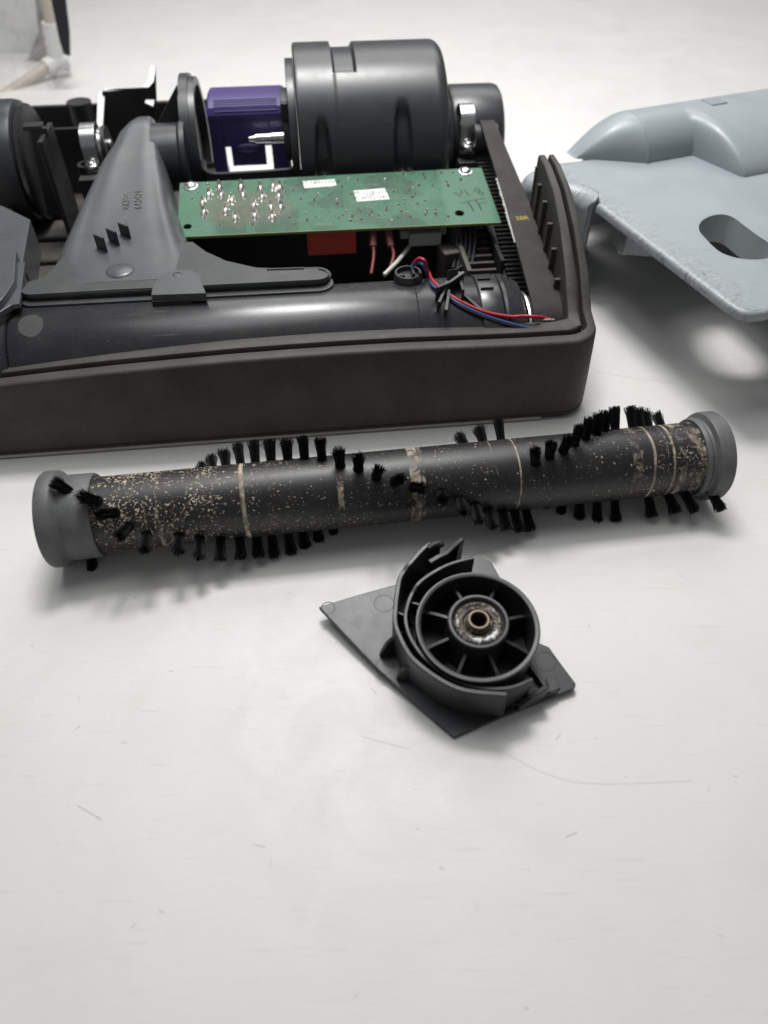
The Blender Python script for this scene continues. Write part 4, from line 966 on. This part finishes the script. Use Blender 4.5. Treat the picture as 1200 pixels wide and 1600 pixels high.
# ================================================================== BLUE-GREY TOP COVER
def cover_mat():
    m = bpy.data.materials.new('scuffed_blue_grey_plastic'); nt, N, L, bs = nodes(m); tc = N.new('ShaderNodeTexCoord')
    def noise(sc, det, ro, dist=0, vec=None):
        n = N.new('ShaderNodeTexNoise'); n.inputs['Scale'].default_value = sc; n.inputs['Detail'].default_value = det; n.inputs['Roughness'].default_value = ro; n.inputs['Distortion'].default_value = dist
        L.new(vec if vec else tc.outputs['Object'], n.inputs['Vector']); return n.outputs['Fac']
    def rng(s, a, b_, c=0.0, d=1.0):
        r = N.new('ShaderNodeMapRange'); r.inputs[1].default_value = a; r.inputs[2].default_value = b_; r.inputs[3].default_value = c; r.inputs[4].default_value = d; L.new(s, r.inputs[0]); return r.outputs[0]
    def mix(a, bcol, fac):
        x = N.new('ShaderNodeMix'); x.data_type = 'RGBA'
        if isinstance(a, tuple): x.inputs[6].default_value = (*a, 1)
        else: L.new(a, x.inputs[6])
        x.inputs[7].default_value = (*bcol, 1); L.new(fac, x.inputs[0]); return x.outputs[2]
    def mth(op, a, b_): 
        x = N.new('ShaderNodeMath'); x.operation = op; x.use_clamp = True
        for i, q in enumerate((a, b_)):
            if isinstance(q, (int, float)): x.inputs[i].default_value = q
            else: L.new(q, x.inputs[i])
        return x.outputs[0]
    sep = N.new('ShaderNodeSeparateXYZ'); L.new(tc.outputs['Object'], sep.inputs[0])
    cur = mix((0.285, 0.320, 0.340), (0.325, 0.360, 0.378), rng(noise(14, 4, 0.6), 0.35, 0.65))
    edge = rng(sep.outputs[0], 0.004, 0.022, 1, 0)            # rubbed along the side edge
    mp = N.new('ShaderNodeMapping'); mp.inputs['Scale'].default_value = (60, 900, 200); mp.inputs['Rotation'].default_value = (0, 0, 0.25); L.new(tc.outputs['Object'], mp.inputs['Vector'])
    cur = mix(cur, (0.15, 0.145, 0.135), mth('MULTIPLY', edge, rng(noise(1, 5, 0.75, 0.4, mp.outputs[0]), 0.50, 0.66, 0, 0.45)))
    cur = mix(cur, (0.60, 0.58, 0.54), mth('MULTIPLY', edge, rng(noise(1.6, 4, 0.7, 0.2, mp.outputs[0]), 0.56, 0.66, 0, 0.75)))
    cur = mix(cur, (0.16, 0.16, 0.155), mth('MULTIPLY', edge, rng(noise(260, 4, 0.7, 1.5), 0.56, 0.62, 0, 0.8)))
    near_ = rng(sep.outputs[1], 0.16, 0.02, 0, 1)
    cur = mix(cur, (0.13, 0.14, 0.145), mth('MULTIPLY', near_, rng(noise(170, 3, 0.6, 2.5), 0.665, 0.70, 0, 0.6)))
    cur = mix(cur, (0.25, 0.25, 0.235), rng(noise(60, 6, 0.75, 1), 0.56, 0.80, 0, 0.3))
    L.new(cur, bs.inputs['Base Color']); L.new(rng(noise(60, 5, 0.7), 0.3, 0.7, 0.30, 0.5), bs.inputs['Roughness'])
    bp = N.new('ShaderNodeBump'); bp.inputs['Strength'].default_value = 0.16; bp.inputs['Distance'].default_value = 0.0003; L.new(noise(1500, 3, 0.6), bp.inputs['Height']); L.new(bp.outputs[0], bs.inputs['Normal'])
    return m
CM = cover_mat(); WT = 66.0
tip = at(WORLD, 1165, 495, 2, WT); a_ = at(WORLD, 925, 312, 2, WT)
cyaw = math.atan2(a_.y - tip.y, a_.x - tip.x) - math.pi / 2
MG = frame(tip.x, tip.y, 0, cyaw)
gc = thing('top_cover', 'scuffed blue grey plastic shell with dome and oval opening, at the right', 'plastic cover', MG)
def gl(px, py, w=WT): return at(MG, px, py, 2, w)
A = gl(925, 312); lenA = A.y
ov = [gl(x, y) for x, y in ((1092, 352), (1098, 344), (1112, 337), (1130, 335), (1146, 340), (1165, 354), (1184, 368), (1206, 384), (1206, 400), (1190, 405), (1165, 405), (1140, 400), (1120, 390), (1100, 370), (1093, 361)) ]
ovs = smooth_path([*ov, ov[0]], 4)[:-1]; ovp = [(p.x, p.y) for p in ovs]
XR = 330.0
d0 = gl(1010, 255); d1 = gl(1085, 245); d2 = gl(1155, 279); d3 = gl(1200, 276); e0 = gl(893, 248)
shp = [gl(x, y) for x, y in ((925, 312), (908, 301), (882, 293), (855, 287), (830, 281), (816, 273), (822, 262), (850, 251), (893, 245), (940, 240))]
sh = [(p.x, p.y) for p in smooth_path(shp, 3)]
SR = 10.0
def shn(i):
    p0 = Vector(sh[max(i - 1, 0)]); p1 = Vector(sh[min(i + 1, len(sh) - 1)]); d = (p1 - p0).normalized(); return Vector((-d.y, d.x))
inner = []
sg_ = 1 if shn(6).y < 0 else -1
for i_, p in enumerate(sh):
    q = Vector(p) - shn(i_) * sg_ * (SR if i_ > 1 else 4 + 3 * i_); inner.append((q.x, q.y))
deck = [(8, 3), (XR, 3), (XR, d2.y + 20), (d2.x + 8, d2.y + 20), (d1.x, d1.y + 14), (inner[-1][0] + 26, d0.y + 14)] + list(reversed(inner[1:])) + [(3, lenA - 4), (3, 8)]
B().prism(deck, WT - 2.6, WT, [ovp]).build('cover_deck', CM, gc)
# rolled side edge: from tip to A, then the shoulder lobe curling down at the back left
shoulder = []
pathE = [(XR, 3, 0, 9), (12, 3, 0, 9), (6, 4.2, 0, 9), (3.6, 7.5, 0, 9), (3, 14, 0, 9), (3, lenA * 0.35, 0, 9), (3, lenA * 0.7, 0, 9), (3, lenA - 6, 0, 12)]
rows = []
n = len(pathE)
for i, (x, y, _, drop) in enumerate(pathE):
    p0 = Vector((pathE[max(i - 1, 0)][0], pathE[max(i - 1, 0)][1])); p1 = Vector((pathE[min(i + 1, n - 1)][0], pathE[min(i + 1, n - 1)][1]))
    d = (p1 - p0).normalized(); nn = Vector((d.y, -d.x)) * -1
    if i < 2: nn = Vector((0, -1))
    elif i > 3: nn = Vector((-1, 0))
    else: nn = Vector((-1, -1)).normalized()
    r = []
    for q, z in ((0, 0), (1.6, -0.25), (2.6, -0.9), (3.1, -2.0), (3.2, -5.0), (1.2, -5.4), (0.6, -2.9), (-2, -2.7)):
        r.append(Vector((x + nn.x * q, y + nn.y * q, WT + z)))
    rows.append(r)
B().grid(rows, cap=True, cv=True).build('cover_lip', CM, gc, angle=40)
# shoulder: quarter-round that turns down into the left side wall
rows = []
for i, (x, y) in enumerate(sh):
    nn = shn(i) * sg_; rr_ = SR if i > 1 else 4 + 3 * i
    r = []
    for a in range(0, 91, 9):
        q = rr_ * math.sin(R(a)); z = rr_ * (1 - math.cos(R(a)))
        r.append(Vector((x - nn.x * rr_ + nn.x * q, y - nn.y * rr_ + nn.y * q, WT - z)))
    r.append(Vector((x, y, 30))); r.append(Vector((x, y, 0.6)))
    rows.append(r)
B().grid(rows).build('cover_shoulder', CM, gc, angle=40, solid=2.4)
B().box((9, lenA + 10, 30), (2.2, 22, 60), Matrix.Rotation(R(-40), 3, 'Z')).build('inner_web', CM, gc, bevel=0.5)
# dome
DR = 24.0; dv = d0.y; ud0 = d0.x
rows = []
e0u, e0v = gl(899, 247).x, gl(899, 247).y
Lc = ud0 - e0u
ulist = [(ud0 - Lc * q, 1 - q ** 1.7) for q in (1.0, 0.985, 0.96, 0.92, 0.86, 0.79, 0.7, 0.6, 0.5, 0.4, 0.3, 0.2, 0.1, 0.03)] + [(ud0 + 2.0 * i, 1.0) for i in range(0, 134)]
for u, sc in ulist:
    if u > XR: break
    if u < ud0: fr = dv + (e0v - dv) * (ud0 - u) / Lc
    else: fr = dv if u < d1.x else interp(u, [(d1.x, dv), (d2.x + 3, d2.y), (XR, d2.y)])
    crown = DR * max(0.015, sc); r = []; back = dv + 2.15 * DR; depthF = (dv + DR) - fr
    ex_ = interp(u, [(d1.x - 2, 0.92), (d2.x + 2, 1.25)])
    for a in range(0, 181, 5):
        c, s_ = math.cos(R(a)), math.sin(R(a))
        y = dv + DR - depthF * c if a <= 90 else dv + DR - (back - dv - DR) * c * (0.45 + 0.55 * sc)
        r.append(Vector((u, y, WT - 0.4 + crown * (s_ ** ex_ if a <= 90 else s_))))
    rows.append(r)
dmb = B().grid(rows, cap=True)
arcp = [Vector((ud0, dv + DR - DR * math.cos(R(a)), WT - 0.8 + DR * math.sin(R(a)) ** 0.92)) for a in range(0, 150, 6)]
dmb.tubep(arcp, 0.9, 10)
dm = dmb.build('cover_dome', CM, gc, angle=40)
# small recess on the dome ridge
pn = [gl(x, y, WT + DR - 2) for x, y in ((1094, 160), (1118, 156), (1136, 165), (1112, 169))]
B().prism([(p.x, p.y) for p in pn], WT + DR - 3.0, WT + DR + 0.2).build('dome_recess', mat('shaded_recess_plastic', (0.26, 0.30, 0.32), 0.4), gc, bevel=0.4)
# back and right walls so that the shell is closed behind
B().box((150 + 80, dv + 2.15 * DR, 32), (360, 2.6, 64)).build('back_wall', CM, gc, bevel=0.5)
B().box((XR - 1.5, (dv + 50) / 2, 32), (2.6, dv + 46, 62)).build('side_wall', CM, gc, bevel=0.5)
# oval opening wall
rows = []
cxo = sum(p[0] for p in ovp) / len(ovp); cyo = sum(p[1] for p in ovp) / len(ovp)
for x, y in ovp:
    d = Vector((x - cxo, y - cyo)).normalized()
    rows.append([Vector((x + d.x * 1.2, y + d.y * 1.2, WT + .05)), Vector((x, y, WT - 0.8)), Vector((x - d.x * 0.4, y - d.y * 0.4, WT - 17)), Vector((x + d.x * 2, y + d.y * 2, WT - 17)), Vector((x + d.x * 2.2, y + d.y * 2.2, WT - 2.5))])
B().grid(rows, cu=True, cv=True).build('opening_collar', CM, gc, angle=40)
# brackets hanging under the deck
p = gl(988, 368, WT - 8)
box('hanging_bracket', CM, gc, (p.x + 13, p.y + 2, WT - 13), (30, 3, 22), 0.8, rz=R(-30)); box('hanging_bracket', CM, gc, (p.x + 2, p.y + 12, WT - 12), (3, 20, 20), 0.8, rz=R(-12))
p = gl(1108, 375, WT - 18)
box('inner_tab', CM, gc, (p.x, p.y + 8, WT - 14), (17, 14, 9), 1.0); box('inner_tab', 'black', gc, (p.x - 2, p.y + 2.6, WT - 15), (10, 4, 9), 1.0)
# pale lip visible left of the shell, behind the head
lp = smooth_path([gl(x, y, 40) for x, y in ((808, 300), (818, 292), (838, 291), (850, 300))], 4)
b = B(); rows = []
for p in lp: rows.append([Vector((p.x, p.y, 42)), Vector((p.x, p.y - 6, 38)), Vector((p.x + 1, p.y - 12, 26)), Vector((p.x + 3, p.y - 16, 2))])
b.grid(rows).build('wheel_arch_lip', CM, gc, angle=60, solid=2.4)

# ================================================================== CLEAR PLASTIC CASE, top left
MK = frame(-335, 905, 0, R(0))
case = thing('clear_storage_case', 'clear plastic case with beige rods and white corner joint, behind at top left', 'plastic case', MK)
def kl(px, py, Y): p = at(WORLD, px, py, 1, Y); return MK.inverted() @ p
cj = kl(88, 95, 905)
jt = cj
rodv = kl(62, -60, 905); rodh = kl(-20, 168, 842); rodb = kl(125, 88, 930)
B().tubep([jt, jt.lerp(rodv, .5), rodv + (rodv - jt) * 1.2], 5.6, 20).build('rod', 'beige', case, angle=60)
B().tubep([jt, rodh], 5.6, 20).build('rod', 'beige', case, angle=60)
b = B(); b.tubep([jt, jt + (rodv - jt).normalized() * 36], 8.4, 24); b.tubep([jt, jt + (rodh - jt).normalized() * 14], 8.2, 24); b.ellipsoid(jt, (9.4, 9.4, 9.4), 20, 14); b.tubep([jt, jt + Vector((13, 4, -4))], 8.0, 24)
b.build('corner_joint', 'white', case, angle=50)
def film_mat():
    m = bpy.data.materials.new('clear_vinyl'); nt, N, L, bs = nodes(m); tc = N.new('ShaderNodeTexCoord')
    n = N.new('ShaderNodeTexNoise'); n.inputs['Scale'].default_value = 34; n.inputs['Detail'].default_value = 5; n.inputs['Distortion'].default_value = 2.2; L.new(tc.outputs['Object'], n.inputs['Vector'])
    bs.inputs['Base Color'].default_value = (0.80, 0.80, 0.79, 1); bs.inputs['Roughness'].default_value = 0.16; bs.inputs['Coat Weight'].default_value = 0.6
    mr = N.new('ShaderNodeMapRange'); mr.inputs[1].default_value = 0.35; mr.inputs[2].default_value = 0.7; mr.inputs[3].default_value = 0.02; mr.inputs[4].default_value = 0.26; L.new(n.outputs['Fac'], mr.inputs[0]); L.new(mr.outputs[0], bs.inputs['Alpha'])
    bp = N.new('ShaderNodeBump'); bp.inputs['Strength'].default_value = 1.0; bp.inputs['Distance'].default_value = 0.012; L.new(n.outputs['Fac'], bp.inputs['Height']); L.new(bp.outputs[0], bs.inputs['Normal'])
    return m
def case_sheet(Y, name, m, off=0, pts=None, th=0.6):
    P = [kl(x, y, Y) for x, y in pts]
    return B().prism([(p.x, p.z) for p in P], Y - 905 + off, Y - 905 + off + th, M=Matrix(((1, 0, 0, 0), (0, 0, 1, 0), (0, 1, 0, 0), (0, 0, 0, 1)))).build(name, m, case)
outl = [(98, -60), (101, 0), (106, 50), (109, 90), (106, 118), (96, 134), (78, 148), (58, 158), (20, 165), (-60, 170), (-60, -60)]
case_sheet(860, 'clear_panel', film_mat(), pts=outl)
case_sheet(958, 'mesh_fold_shade', mat('grey_mesh_fold_shade', (0.16, 0.155, 0.15), 0.5, bump=0.5, bscale=900, var=0.8, vscale=40), pts=[(48, -60), (55, 0), (60, 50), (44, 92), (0, 118), (-60, 140), (-60, 172), (0, 158), (70, 112), (78, 60), (72, 0), (68, -60)], th=1)  # grey mesh strip; its dark tone also stands for shade in the folds
case_sheet(985, 'rear_panel', mat('frosted_panel', (0.60, 0.60, 0.59), 0.4, var=0.3, vscale=18), pts=[(70, -60), (76, 60), (60, 118), (20, 138), (-60, 148), (-60, -60)], th=1)
case_sheet(856, 'dark_trim', 'navy', pts=[(78, -60), (80, 0), (92, 60), (99, 84), (109, 88), (108, 50), (102, 0), (97, -60)], th=3)
rows = []
for x, y in ((92, -60), (101, 0), (106, 50), (109, 90), (106, 118), (96, 134), (78, 148), (58, 158), (20, 165), (-60, 170)):
    p = kl(x, y, 862); rows.append([p, p + Vector((-17, 40, 0)), p + Vector((-35, 80, 0))])
B().grid(rows).build('side_panel', film_mat(), case, angle=60, solid=0.6)
